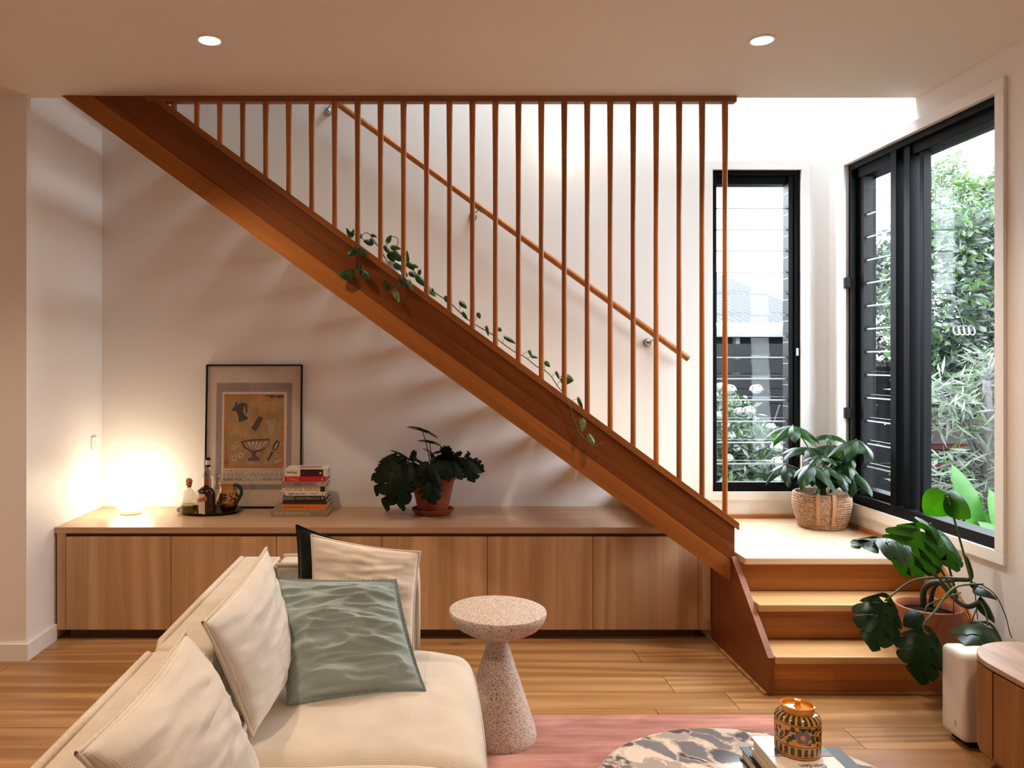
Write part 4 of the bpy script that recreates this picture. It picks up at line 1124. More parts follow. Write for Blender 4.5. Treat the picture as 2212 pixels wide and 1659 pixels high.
g = G(); g.rbox(1.951, 2.31, 2.880, 3.018, .022, .352, .024, 8); g.obj('body', M['spk'], t, smooth=True)
g = G(); g.box(1.985, 2.28, 2.90, 3.0, .0004, .024); g.obj('foot', M['blackp'], t)
g = G(); g.rbox(1.9497, 1.9515, 2.9235, 2.9335, .068, .094, .0005, 2); g.obj('badge', colm('silver_badge', (.5, .48, .46), .3), t)
# ------------------------------------------------------------------ leaves
def leaf(parent, base, tip, W, normal, mat, slots=0, depth=.55, slotw=.3, heart=.15, droop=.25, arch=.08, n=None, name='leaf', curl=0.0, label=None):
    base = Vector(base); tip = Vector(tip); ax = tip - base; Lg = ax.length; a = ax.normalized()
    nn = Vector(normal); nn = (nn - a * nn.dot(a)); nn = nn.normalized() if nn.length > 1e-6 else a.orthogonal().normalized()
    s = a.cross(nn).normalized()
    if n is None: n = 10 if not slots else 14 * slots
    cols = [0, .35, .7, 1] if slots else [0, .55, 1]
    rowsv = []; g = G(); vs_ = []; fs = []
    for sd in (1, -1):
        b0 = len(vs_)
        for i in range(n + 1):
            q = i / n; t_ = -heart + q * (1 + heart)
            w = W / 2 * max(0, math.sin(PI * q ** .72)) ** .75
            if slots:
                ph = (q * slots * 1.02 + (.15 if sd > 0 else .45)) % 1.0
                if ph < slotw and .10 < q < .93: w *= (1 - depth)
                elif q > .1: w *= (.93 + .09 * math.sin(PI * (ph - slotw) / (1 - slotw)))
            f0 = 0
            if t_ < 0: f0 = min(.8, (-t_ / heart) ** .6 * .55)
            for f in cols:
                ff = f0 + (1 - f0) * f
                x = ff * w
                along = t_ * Lg + (ff * ff * .16 * W if slots else ff * ff * .05 * W)
                p = base + a * along + s * (sd * x) + nn * (arch * Lg * math.sin(PI * max(0, min(1, t_))) - droop * W * (x / (W / 2)) ** 2 - curl * Lg * max(0, t_) ** 2)
                vs_.append(p)
        m_ = len(cols)
        for i in range(n):
            for j in range(m_ - 1):
                q = (b0 + i * m_ + j, b0 + i * m_ + j + 1, b0 + (i + 1) * m_ + j + 1, b0 + (i + 1) * m_ + j)
                fs.append(q if sd > 0 else q[::-1])
    g.add(vs_, fs)
    me_o = g.obj(name, mat, parent, smooth=True, label=label)
    return me_o
def curve3(pts, k=6):
    """smooth polyline through points (Catmull-Rom)"""
    pts = [Vector(p) for p in pts]; out = []
    for i in range(len(pts) - 1):
        p0 = pts[max(0, i - 1)]; p1 = pts[i]; p2 = pts[i + 1]; p3 = pts[min(len(pts) - 1, i + 2)]
        for j in range(k):
            f = j / k
            out.append(.5 * ((2 * p1) + (p2 - p0) * f + (2 * p0 - 5 * p1 + 4 * p2 - p3) * f * f + (3 * p1 - p0 - 3 * p2 + p3) * f ** 3))
    out.append(pts[-1]); return out
def stem(parent, pts, r0, r1, mat=None, name='stem'):
    c = curve3(pts, 5) if len(pts) > 2 else [Vector(p) for p in pts]
    g = G(); g.tube(c, [r0 + (r1 - r0) * i / (len(c) - 1) for i in range(len(c))], 7)
    return g.obj(name, mat or M['stem'], parent, smooth=True)

# ------------------------------------------------------------------ monstera on the steps
px_, py_ = (2005 - U0) / F * 3.39, 3.39
pz_ = .1705
mon = thing('potted_monstera', 'large monstera with split leaves in a terracotta pot on the bottom step', 'plant', (px_, py_, pz_))
g = G(); g.lathe([(.092, 0), (.104, .006), (.128, .05), (.139, .095), (.136, .14), (.128, .195), (.127, .205), (.121, .208), (.117, .203), (.114, .17)], (px_, py_, pz_), 56); g.obj('pot', M['terra2'], mon, smooth='auto')
g = G(); g.lathe([(.1145, .172), (.05, .176), (.001, .178)], (px_, py_, pz_), 40); g.obj('soil', M['soil'], mon, smooth=True)
D = 3.33
so = Vector((px_, py_, pz_ + .176))
def q3(u, v, d): return P(u, v, d)
# stems: list of (points, radii)
sd_, sm_ = M['stemd'], M['stem']
stem(mon, [q3(1995, 1310, 3.40), q3(1998, 1270, 3.38), q3(2030, 1258, 3.34), q3(2060, 1290, 3.28), q3(2090, 1310, 3.2), q3(2118, 1300, 3.15)], .013, .010, sd_)
stem(mon, [q3(2010, 1310, 3.42), q3(2020, 1265, 3.40), q3(2060, 1253, 3.35), q3(2097, 1250, 3.26), q3(2092, 1215, 3.24), q3(2082, 1198, 3.24)], .010, .006, sd_)
stem(mon, [q3(2068, 1292, 3.27), q3(2030, 1225, 3.25), q3(1990, 1150, 3.22)], .0055, .004)
stem(mon, [q3(2070, 1300, 3.26), q3(2050, 1225, 3.27), q3(2030, 1155, 3.28)], .0055, .004)
stem(mon, [q3(2055, 1280, 3.28), q3(2010, 1230, 3.22), q3(1948, 1178, 3.12)], .0055, .004)
stem(mon, [q3(2018, 1245, 3.33), q3(2022, 1200, 3.30), q3(2018, 1170, 3.28), q3(2010, 1130, 3.26)], .0045, .003)
stem(mon, [q3(2100, 1262, 3.2), q3(2072, 1160, 3.2), q3(2055, 1100, 3.2), q3(2046, 1072, 3.2)], .0045, .0035)
stem(mon, [q3(2090, 1250, 3.26), q3(2030, 1248, 3.24), q3(1970, 1255, 3.2), q3(1912, 1298, 3.14)], .0055, .004)
stem(mon, [q3(2110, 1262, 3.2), q3(2060, 1270, 3.12), q3(2020, 1320, 3.08), q3(1994, 1350, 3.06), q3(2002, 1368, 3.05)], .005, .0035)
stem(mon, [q3(2075, 1280, 3.2), q3(2008, 1305, 3.16), q3(1998, 1325, 3.14), q3(1992, 1328, 3.12)], .003, .0025)
stem(mon, [q3(2118, 1300, 3.15), q3(2130, 1325, 3.12), q3(2133, 1352, 3.1)], .004, .003)
stem(mon, [q3(2105, 1262, 3.2), q3(2125, 1262, 3.18)], .005, .003)
for pts in ([(2118, 1262, 3.18), (2150, 1285, 3.17), (2172, 1330, 3.17), (2182, 1370, 3.17), (2192, 1385, 3.17)], [(2082, 1305, 3.2), (2098, 1345, 3.18), (2090, 1375, 3.18)],
            [(2112, 1310, 3.16), (2100, 1345, 3.15), (2115, 1365, 3.15)], [(2060, 1290, 3.22), (2060, 1330, 3.2)], [(2105, 1265, 3.2), (2112, 1340, 3.18)]):
    stem(mon, [q3(*p) for p in pts], .0022, .0016, sd_, 'aerial_root')
ML = M['leafm']; MD = M['leafd']
# base, tip, width(m), normal, slots ...
leaf(mon, q3(2050, 1068, 3.22), q3(1998, 1108, 3.26), .125, (-.25, -1, .5), ML, 0, heart=.05, droop=.18, arch=.10, n=14, name='leaf_lobe', curl=.08)
leaf(mon, q3(2042, 1068, 3.22), q3(2099, 1116, 3.20), .13, (.25, -1, .5), ML, 0, heart=.05, droop=.18, arch=.10, n=14, name='leaf_lobe', curl=.08)
leaf(mon, q3(1990, 1147, 3.22), q3(1956, 1228, 3.16), .235, (-.25, -1, .25), ML, 5, .72, .15, .26, .10, .05)
leaf(mon, q3(2027, 1152, 3.28), q3(1978, 1120, 3.26), .12, (.2, -.5, 1), ML, 0, heart=.1, droop=.25, arch=.1)
leaf(mon, q3(2030, 1155, 3.28), q3(2060, 1220, 3.20), .20, (.3, -1, .3), ML, 4, .55, .13, .25, .18, .05)
leaf(mon, q3(1950, 1178, 3.12), q3(1855, 1172, 3.02), .19, (.1, -.25, 1), MD, 5, .72, .2, .18, .36, .12, curl=.10, label='silvery split leaf catching the window light')
leaf(mon, q3(2010, 1175, 3.30), q3(2005, 1232, 3.24), .16, (-.1, -1, -.1), MD, 3, .5, .2, .2, .2, .05)
leaf(mon, q3(1910, 1300, 3.14), q3(1888, 1392, 3.06), .19, (-.2, -1, .35), MD, 4, .66, .16, .26, .22, .06)
leaf(mon, q3(1994, 1326, 3.12), q3(1952, 1352, 3.08), .075, (-.3, -1, .5), MD, 0, heart=.05, droop=.2)
leaf(mon, q3(2002, 1370, 3.05), q3(1992, 1462, 2.99), .20, (0, -1, .35), MD, 4, .62, .16, .26, .2, .05)
leaf(mon, q3(2133, 1354, 3.1), q3(2104, 1402, 2.96), .20, (-.1, -.6, .8), MD, 3, .45, .2, .25, .32, .08)
leaf(mon, q3(2112, 1265, 3.19), q3(2150, 1295, 3.12), .09, (.3, -.7, .6), MD, 0, heart=.08, droop=.25)
leaf(mon, q3(2118, 1290, 3.17), q3(2148, 1345, 3.14), .08, (.5, -.8, .3), MD, 0, heart=.08, droop=.25)
leaf(mon, q3(2106, 1258, 3.2), q3(2115, 1282, 3.16), .05, (.2, -.9, .4), MD, 0, heart=.08, droop=.25)

# ------------------------------------------------------------------ basket plant on the landing
bx, by, bz = (1775 - U0) / F * 4.37, 4.37, LX + .0005
m, nt, b = newmat('seagrass_rope'); M['rope'] = m
co = coords(nt, 'Object'); w_ = N(nt, 'ShaderNodeTexNoise'); w_.inputs['Scale'].default_value = 90; w_.inputs['Detail'].default_value = 3; L(nt, co, w_.inputs['Vector'])
sep = N(nt, 'ShaderNodeSeparateXYZ'); L(nt, co, sep.inputs[0])
att = N(nt, 'ShaderNodeMath', operation='ARCTAN2'); L(nt, sep.outputs['Y'], att.inputs[0]); L(nt, sep.outputs['X'], att.inputs[1])
sn = mth('SINE', mth('MULTIPLY_ADD', att.outputs[0], 150.0, mth('MULTIPLY', Z if False else sep.outputs['Z'], 420.0)))
fac = mth('MULTIPLY_ADD', sn, .25, w_.outputs['Fac'])
r_ = ramp(nt, [(.25, (.17, .075, .032)), (.55, (.36, .19, .095)), (.8, (.60, .42, .29))]); L(nt, fac, r_.inputs[0]); L(nt, r_.outputs[0], b.inputs['Base Color']); b.inputs['Roughness'].default_value = .8
bump(nt, b, fac, .6, .003)
t = thing('basket_plant', 'umbrella plant with drooping glossy leaflets in a coiled rope basket on the landing', 'plant', (bx, by, bz))
prof = []; nr = 15; Hb = .195
def br(f): return .118 + .034 * math.sin(min(1, f * 1.25) * PI / 2) - .006 * max(0, f - .75) * 4
for i in range(nr):
    for j in range(6):
        f = (i + j / 6) / nr; prof.append((br(f) + .0042 * math.sin(PI * j / 6) - .002, f * Hb))
prof = [(.10, 0)] + prof + [(br(1) - .004, Hb + .001), (br(1) - .012, Hb - .003), (br(1) - .014, Hb - .05)]
g = G(); g.lathe(prof, (bx, by, bz), 72); g.obj('basket', M['rope'], t, smooth=True)
g = G(); g.lathe([(br(.9) - .012, Hb - .035), (.01, Hb - .03)], (bx, by, bz), 36); g.obj('soil', M['soil'], t)
for u in (1742, 1771):
    th = -PI / 2 + ((u - 1775) / 388.0) / .15 - .0
    g = G(); pts = []
    for k_ in range(9):
        f = .16 + .87 * k_ / 8; rr = br(min(f, 1)) + .0065
        pts.append((rr, f * Hb))
    pts.append((br(1) - .006, Hb + .008))
    vs_ = []; fs = []
    for (rr, zz) in pts:
        for (da, dr) in ((-.055, 0), (-.055, .004), (.055, .004), (.055, 0)):
            vs_.append((bx + (rr + dr) * math.cos(th + da), by + (rr + dr) * math.sin(th + da), bz + zz))
    for i in range(len(pts) - 1):
        for j in range(4): fs.append((4 * i + j, 4 * i + (j + 1) % 4, 4 * i + 4 + (j + 1) % 4, 4 * i + 4 + j))
    fs += [(3, 2, 1, 0), tuple(4 * len(pts) - 4 + j for j in range(4))]
    g.add(vs_, fs); g.obj('handle', colm('tan_leather', (.42, .20, .09), .6), t)
r = random.Random(9)
soil = Vector((bx, by, bz + Hb - .03))
cl = [(1712, 918, 4.27, 7, .155, .7), (1791, 938, 4.36, 6, .11, .55), (1850, 948, 4.22, 7, .165, .8), (1697, 1002, 4.30, 5, .14, .85), (1752, 1000, 4.16, 5, .17, .95), (1776, 985, 4.28, 6, .11, .35),
      (1783, 1006, 4.18, 4, .15, .9), (1846, 1020, 4.26, 6, .16, .9), (1745, 965, 4.47, 7, .15, .5), (1800, 960, 4.50, 7, .17, .6), (1822, 975, 4.40, 6, .15, .7), (1800, 1015, 4.28, 6, .15, .8), (1765, 1018, 4.34, 6, .14, .8), (1830, 1000, 4.32, 6, .16, .8)]
for i, (u, v, d, nl_, Ln, dr) in enumerate(cl):
    c = P(u, v, d)
    mid = soil.lerp(c, .5) + Vector(((c.x - soil.x) * -.12, 0, .035))
    stem(t, [soil + Vector((r.uniform(-.03, .03), r.uniform(-.03, .03), 0)), mid, c], .0045, .0028)
    a0 = r.uniform(0, 6.28)
    for k_ in range(nl_):
        a = a0 + 2 * PI * k_ / nl_ + r.uniform(-.15, .15)
        d_ = Vector((math.cos(a), math.sin(a), -dr * r.uniform(.8, 1.25) + .1)).normalized()
        tp = c + d_ * Ln * r.uniform(.95, 1.25); 
        if tp.x > XR - .02: tp.x = XR - .02
        if tp.y > YB - .03: tp.y = YB - .03
        leaf(t, c + d_ * .012, tp, Ln * .48, (d_.x * .8, d_.y * .8, 1.0), MD if i not in (0, 1, 2) else (M['leafm'] if k_ % 2 else MD), 0, heart=.04, droop=.30, arch=.10, curl=.10, name='leaflet', n=9)

# ------------------------------------------------------------------ potted plant on the bench top
cxp, cyp, czp = (935 - U0) / F * 4.40, 4.40, CTZ + .0005
t = thing('potted_plant', 'dark lobed leaf plant in a terracotta pot and saucer on the bench top', 'plant', (cxp, cyp, czp))
g = G(); g.lathe([(.092, 0), (.100, .002), (.114, .018), (.119, .030), (.113, .032), (.106, .024), (.085, .012), (.001, .012)], (cxp, cyp, czp), 48); g.obj('saucer', M['terra'], t, smooth='auto')
g = G(); g.lathe([(.080, .0125), (.084, .02), (.122, .190), (.1225, .192), (.131, .193), (.137, .232), (.136, .236), (.126, .236), (.122, .20)], (cxp, cyp, czp), 48); g.obj('pot', M['terra'], t, smooth='auto')
g = G(); g.lathe([(.123, .21), (.001, .215)], (cxp, cyp, czp), 32); g.obj('soil', M['soil'], t)
so = Vector((cxp, cyp, czp + .21))
def Q(zx, zy, d): return P(790 + zx / 6.911, 890 + zy / 6.911, d)
LF = M['leafl']
data = [  # base, tip, width, normal, slots, droop
    ((850, 292, 4.40), (858, 268, 4.27), .165, (.35, -.15, 1), 5, .10), ((955, 462, 4.40), (960, 440, 4.29), .125, (.22, -.15, 1), 5, .10),
    ((1085, 612, 4.40), (1090, 590, 4.31), .10, (-.2, -.2, 1), 4, .12), ((960, 600, 4.42), (905, 565, 4.36), .06, (.3, -.4, 1), 3, .15),
    ((640, 690, 4.38), (400, 590, 4.33), .085, (-.2, -.4, 1), 5, .2), ((660, 700, 4.36), (740, 610, 4.34), .075, (.1, -.7, .8), 4, .15),
    ((430, 700, 4.34), (110, 1000, 4.28), .095, (-.5, -.9, .5), 5, .2), ((400, 720, 4.30), (180, 1210, 4.24), .12, (-.3, -1, .2), 6, .15),
    ((470, 760, 4.28), (330, 1420, 4.20), .15, (-.1, -1, .15), 7, .15), ((520, 780, 4.27), (560, 1420, 4.20), .14, (.1, -1, .15), 6, .12),
    ((560, 800, 4.30), (650, 1230, 4.22), .12, (.2, -1, .2), 5, .12), ((420, 640, 4.36), (230, 820, 4.30), .10, (-.4, -.8, .6), 5, .2),
    ((330, 690, 4.4), (480, 880, 4.32), .13, (0, -1, .2), 5, .1), ((700, 780, 4.28), (760, 1080, 4.23), .12, (.1, -1, .3), 5, .15),
    ((900, 760, 4.26), (870, 1010, 4.23), .10, (0, -1, .3), 5, .15), ((960, 780, 4.24), (1120, 1180, 4.20), .055, (.3, -1, .2), 0, .25),
    ((930, 1000, 4.24), (1020, 1330, 4.20), .13, (.1, -1, .25), 6, .18), ((1100, 740, 4.28), (1110, 960, 4.24), .12, (0, -1, .35), 5, .15),
    ((1200, 740, 4.27), (1230, 990, 4.23), .12, (.1, -1, .3), 5, .15), ((1280, 760, 4.27), (1420, 980, 4.24), .09, (.4, -1, .3), 4, .2),
    ((1180, 680, 4.34), (1230, 540, 4.32), .09, (0, -.8, .6), 4, .15), ((1260, 700, 4.33), (1420, 620, 4.30), .08, (0, -.6, .8), 4, .15),
    ((1330, 700, 4.32), (1500, 790, 4.28), .09, (.2, -.8, .6), 4, .15), ((1520, 745, 4.30), (1600, 1000, 4.26), .125, (.3, -1, .2), 5, .1),
    ((1520, 740, 4.32), (1740, 870, 4.30), .09, (.3, -1, .2), 4, .1), ((1525, 740, 4.32), (1520, 590, 4.30), .04, (.3, -1, .2), 2, .1),
    ((1050, 700, 4.32), (980, 640, 4.30), .08, (0, -.6, .8), 4, .15), ((830, 740, 4.3), (690, 690, 4.26), .06, (0, -.5, 1), 4, .15),
    ((1000, 730, 4.36), (1300, 690, 4.34), .11, (0, -.6, .8), 5, .15)]
for (b_, tp, W, nr_, sl, dr) in data:
    B_ = Q(*b_); T_ = Q(*tp)
    leaf(t, B_, T_, W * 1.08, nr_, LF, min(sl, 4), .66, .34, .16, dr, .08)
    mid = so.lerp(B_, .55) + Vector((0, 0, .02))
    stem(t, [so + (B_ - so) * .1, mid, B_], .0032, .0022, sd_)

# ------------------------------------------------------------------ trailing pothos on the stairs
pxx, pyy, pzz = (842 - U0) / F * 3.905, 3.905, LX + .173 * 7 + .0005
t = thing('trailing_pothos', 'pothos in a small white pot on a stair tread, its vine trailing down the stringer', 'plant', (pxx, pyy, pzz))
g = G(); g.lathe([(.042, 0), (.046, .003), (.064, .195), (.062, .198), (.058, .195), (.056, .17)], (pxx, pyy, pzz), 32); g.obj('pot', colm('white_ceramic', (.72, .72, .74), .3), t, smooth='auto')
g = G(); g.lathe([(.057, .18), (.001, .183)], (pxx, pyy, pzz), 24); g.obj('soil', M['soil'], t)
so = Vector((pxx, pyy, pzz + .18)); LP = M['leafp']
VD, VF = 3.80, 3.745
vine = [(1000, 681), (1025, 700), (1062, 722), (1085, 741), (1110, 759), (1135, 772), (1160, 792), (1176, 800)]
stem(t, [so, P(880, 575, 3.86), P(905, 598, 3.83), P(940, 632, 3.81), P(970, 652, 3.80)] + [P(u, v, VD) for u, v in vine] + [P(1190, 812, 3.77), P(1203, 832, 3.755), P(1217, 850, VF), P(1228, 868, VF), P(1235, 890, VF), P(1243, 915, VF), P(1252, 935, VF), P(1270, 953, VF), P(1285, 963, VF), P(1302, 957, VF)], .0028, .0020, M['stem'], 'vine')
stem(t, [so, P(800, 508, 3.86), P(782, 508, 3.80), P(768, 525, 3.74), P(770, 545, 3.735), P(777, 575, 3.735), P(777, 605, 3.735)], .0022, .0016, M['stemd'], 'vine')
stem(t, [so, P(868, 585, 3.80), P(866, 600, 3.74), P(860, 618, 3.735), P(850, 630, 3.735), P(840, 631, 3.735)], .0022, .0016, M['stem'], 'vine')
stem(t, [so, P(860, 520, 3.88), P(845, 510, 3.88)], .002, .0015, M['stemd'], 'vine')
stem(t, [so, P(815, 530, 3.84), P(790, 520, 3.82), P(757, 500, 3.82)], .002, .0015, M['stemd'], 'vine')
LFv = [((1024, 700), (1032, 676), (1037, 689), 9), ((1040, 712), (1051, 705), (1055, 726), 5), ((1062, 722), (1076, 708), (1083, 716), 9), ((1085, 741), (1091, 727), (1114, 743), 10),
       ((1125, 768), (1143, 757), (1148, 770), 7), ((1140, 775), (1148, 768), (1162, 774), 8), ((1176, 800), (1178, 781), (1188, 793), 10), ((1192, 814), (1202, 803), (1208, 820), 4),
       ((1203, 832), (1213, 816), (1238, 822), 25), ((1228, 868), (1250, 860), (1259, 888), 9), ((1240, 906), (1259, 906), (1258, 932), 14), ((1264, 945), (1272, 939), (1284, 959), 13),
       ((770, 545), (769, 537), (794, 554), 16), ((770, 540), (766, 538), (752, 554), 15), ((772, 600), (762, 592), (731, 594), 25), ((777, 590), (782, 584), (799, 605), 16), ((775, 570), (777, 572), (776, 588), 9),
       ((770, 595), (765, 588), (758, 580), 9), ((757, 500), (757, 512), (748, 492), 8), ((757, 500), (760, 512), (764, 494), 7), ((757, 500), (760, 505), (752, 515), 8),
       ((800, 525), (806, 524), (785, 521), 15), ((800, 525), (805, 527), (800, 514), 8), ((806, 510), (803, 506), (814, 513), 8), ((780, 508), (778, 506), (781, 516), 6),
       ((835, 530), (836, 524), (845, 508), 11), ((850, 538), (845, 533), (866, 538), 11), ((835, 535), (832, 531), (843, 550), 12), ((855, 550), (848, 543), (864, 565), 17), ((845, 555), (840, 548), (852, 566), 14),
       ((880, 568), (881, 566), (879, 540), 7), ((885, 575), (889, 572), (904, 578), 11), ((885, 580), (880, 568), (895, 583), 12), ((890, 595), (885, 588), (900, 600), 12), ((905, 595), (903, 592), (909, 582), 10),
       ((905, 600), (902, 596), (920, 620), 17), ((868, 590), (862, 602), (883, 621), 13), ((880, 605), (884, 606), (890, 628), 9), ((842, 631), (838, 626), (830, 604), 14), ((852, 629), (853, 627), (862, 656), 13),
       ((935, 630), (926, 624), (941, 641), 12), ((935, 630), (936, 636), (934, 622), 7), ((965, 648), (962, 640), (966, 654), 9), ((992, 672), (995, 651), (1008, 667), 13), ((1010, 690), (999, 675), (1010, 691), 8),
       ((870, 560), (866, 552), (874, 572), 12), ((860, 575), (852, 570), (870, 585), 13), ((875, 590), (868, 580), (880, 598), 12)]
M['leafv'] = leafmat('variegated_pothos_leaf', (.03, .09, .02), (.24, .28, .15), .35, .25, nscale=60)
for i, (at_, b_, tp, w) in enumerate(LFv):
    hang = (b_[1] > 224 + .733 * (b_[0] - 361) + 3) or (tp[1] > 224 + .733 * (tp[0] - 361) + 8)
    d = VF - .01 if hang else (3.80 if b_[0] > 920 else 3.84)
    da = d + .012
    stem(t, [P(*at_, da), P(*b_, d)], .0012, .001, M['stem'] if b_[0] > 920 else M['stemd'], 'petiole')
    leaf(t, P(*b_, d), P(*tp, d - .012), max(w, 7) / F * d * 1.05, (.25 if i % 2 else -.2, -1, .35), M['leafv'] if i in (10, 11, 37, 39, 40) else LP, 0, heart=.18, droop=.22, arch=.05, n=8)

# ------------------------------------------------------------------ globe lamp
M['globe'] = emit('lit_globe_glass', (1.0, .84, .62), 11.0)
lx, ly = (283 - U0) / F * 4.40, 4.40
t = thing('globe_lamp', 'round white glowing glass table lamp at the left end of the bench', 'lamp', (lx, ly, CTZ + .0005))
g = G(); g.lathe([(.055, 0), (.057, .004), (.050, .012), (.048, .018)], (lx, ly, CTZ + .0005), 40); g.obj('base', colm('brass_ring', (.45, .33, .2), .4), t, smooth='auto')
g = G(); g.sphere((lx, ly, CTZ + .128), .118, 40, sz=.98); g.obj('shade', M['globe'], t, smooth=True)

# ------------------------------------------------------------------ framed poster leaning on the wall
def pz(x, y): return ((x / 5.026 + 430 - 545) * .002677, (1090 - (770 + y / 5.026)) * .002677)
fw = Vector(((545 - U0) / F * 4.545, 4.560, CTZ + .001))
t = thing('framed_poster', 'black framed food poster with orange print leaning on the wall behind the bottles', 'poster', fw, rot=(-math.radians(3.2), 0, 0))
x0, z1 = pz(50, 45); x1, _ = pz(1105, 45); z0 = 0.0
g = G(); frame_xz(g, x0, x1, z0, z1, .0082, -.012, .010); g.obj('frame', M['blackp'], t, bevel=.0008)
g = G(); g.box(x0 + .006, x1 - .006, .003, .008, .006, z1 - .006); g.obj('backing_board', M['fence'], t)
def layer(name, parts, mats, y):
    g = G()
    for (poly, mi) in parts:
        g.add([(p[0], y - .00012 * mi, p[1]) for p in poly], [tuple(range(len(poly)))], mi)
    return g.obj(name, mats, t)
def R_(xa, ya, xb, yb_): a = pz(xa, yb_); b_ = pz(xb, ya); return [(a[0], a[1]), (b_[0], a[1]), (b_[0], b_[1]), (a[0], b_[1])]
def PL(*pp): return [pz(*p) for p in pp]
def ELL(cx_, cy_, rx, ry, rot=0, n=20):
    return [pz(cx_ + rx * math.cos(a) * math.cos(rot) - ry * math.sin(a) * math.sin(rot), cy_ + rx * math.cos(a) * math.sin(rot) + ry * math.sin(a) * math.cos(rot)) for a in [2 * PI * k / n for k in range(n)]]
def BAR(xa, ya, xb, yb_, w):
    d = Vector((xb - xa, yb_ - ya)).normalized(); n_ = Vector((-d.y, d.x)) * w / 2
    return PL((xa + n_.x, ya + n_.y), (xb + n_.x, yb_ + n_.y), (xb - n_.x, yb_ - n_.y), (xa - n_.x, ya - n_.y))
def fm(n, c): return colm(n, c, .7)
mats = [fm('mount_cream', (.80, .68, .58)), fm('mauve_grey_mount', (.34, .28, .27)), fm('print_cream', (.80, .68, .55))]
layer('mount', [(R_(62, 60, 1092, 1590), 0), (R_(163, 245, 993, 1410), 1), (R_(228, 345, 935, 1352), 2)], mats, .0015)
M['ochre'] = plain('ochre_print', (.42, .25, .09), .7, noise_amt=.25, nscale=14)
inkm = [M['ochre'], fm('orange_print', (.62, .17, .03)), fm('charcoal_print', (.028, .028, .034)), fm('apricot_print', (.74, .36, .12)), fm('maroon_print', (.13, .022, .025)),
        fm('mustard_print', (.42, .22, .03)), fm('cream_line_print', (.62, .50, .42)), fm('olive_black_print', (.055, .035, .015)), fm('red_print', (.40, .07, .025))]
ps = [(R_(250, 370, 908, 1180), 0)]
for i in range(8): ps.append((ELL(285 + i * 83, 388, 26, 22 if i < 6 else 1), 1)) if i < 6 else None
for i in range(9): ps.append((ELL(290 + i * 72, 1160, 27, 22), 1))
for i in range(5): ps.append((ELL(272, 460 + i * 72 + (10 if i % 2 else 0), 22, 28), 1))
for i in range(8): ps.append((ELL(888, 590 + i * 72, 20, 26), 1))
ps += [(PL((325, 548), (365, 500), (440, 470), (470, 480), (455, 560), (470, 590), (512, 628), (500, 650), (412, 678), (405, 610), (385, 560)), 2),
       (PL((435, 462), (500, 478), (505, 570), (488, 580), (480, 500), (430, 480)), 2), (ELL(380, 478, 12, 22), 2)]
for i in range(4):
    ps.append((ELL(645 + i * 46, 512 - i * 5, 15, 52, .05), 3)); ps.append((ELL(645 + i * 46, 512 - i * 5, 6, 40, .05), 0 if False else 5))
    ps.append((ELL(370 + i * 37, 758 + i * 20, 13, 42, .45), 3)); ps.append((ELL(370 + i * 37, 758 + i * 20, 5, 30, .45), 5))
ps += [(PL((630, 608), (682, 632), (598, 780), (548, 742)), 7), (BAR(740, 570, 622, 788, 14), 5), (BAR(715, 560, 690, 610, 10), 5)]
for i in range(12):
    a = i / 11; ps.append((BAR(722 + 30 * a - 10, 665 + a * 140, 822 - 20 * a, 640 + a * 150, 5), 6))
ps += [(PL((440, 885), (560, 860), (750, 855), (748, 872), (600, 880), (450, 898)), 4), (PL((440, 890), (458, 888), (490, 945), (545, 985), (560, 990), (620, 985), (700, 960), (735, 930), (748, 865), (760, 868), (745, 930), (700, 975), (600, 1005), (545, 1002), (475, 960)), 4)]
for i in range(5): ps.append((BAR(500 + i * 48, 880, 545 + i * 18, 990, 9), 4))
for i in range(5): ps.append((PL((505 + i * 46, 892), (535 + i * 46, 890), (552 + i * 22, 975), (548 + i * 18, 975)), 6))
ps += [(PL((545, 990), (620, 990), (600, 1020), (608, 1050), (645, 1065), (645, 1098), (515, 1098), (515, 1075), (560, 1055), (555, 1020)), 4)]
ps += [(BAR(728, 1100, 785, 1000, 26), 2), (ELL(822, 930, 30, 62, .45), 2), (ELL(822, 935, 9, 42, .45), 6), (BAR(270, 900, 285, 1160, 10), 8), (ELL(283, 1115, 26, 40), 8), (BAR(705, 385, 890, 398, 14), 4), (ELL(865, 395, 38, 20), 4), (ELL(765, 395, 22, 20), 4)]
for (x, y) in ((350, 930), (385, 905), (375, 945), (405, 935), (340, 965), (370, 970)): ps += [(ELL(x, y, 15, 13), 6), (ELL(x, y, 8, 7), 0)]
for (x, y, w) in ((370, 1070, .2), (438, 1040, .6)): ps += [(ELL(x, y, 27, 36, w), 6), (ELL(x, y - 3, 14, 20, w), 5)]
ps += [(BAR(690, 1140, 735, 1085, 5), 6), (PL((805, 1105), (890, 1075), (880, 1095), (820, 1120)), 6), (BAR(812, 1060, 822, 1020, 6), 6)]
g = G()
for k_, (poly, mi) in enumerate(ps):
    g.add([(p[0], .0011 - .000012 * (k_ + 1), p[1]) for p in poly], [tuple(range(len(poly)))], mi)
g.obj('print', inkm, t)
def ptxt(s, xa, ya, xb, yb_, mat, bold=0):
    a = pz(xa, yb_); b_ = pz(xb, ya)
    return letters(s, b_[0] - a[0], b_[1] - a[1], 'lettering', mat, t, MX((a[0], .0004, a[1]), (1, 0, 0), (0, 0, 1)), bold=bold)
ptxt('HANDMADE TIRAMISU BY JULIA BUSUTTIL NISHIMURA', 248, 1198, 905, 1216, M['ink'])
greyink = fm('grey_ink', (.20, .16, .13))
ptxt('~14', 248, 1226, 905, 1238, greyink)
ptxt('~15', 248, 1243, 905, 1255, greyink)
ptxt('~13', 248, 1260, 905, 1270, greyink)
ptxt('FOOD FOR', 248, 1283, 458, 1313, M['ink'], .01)
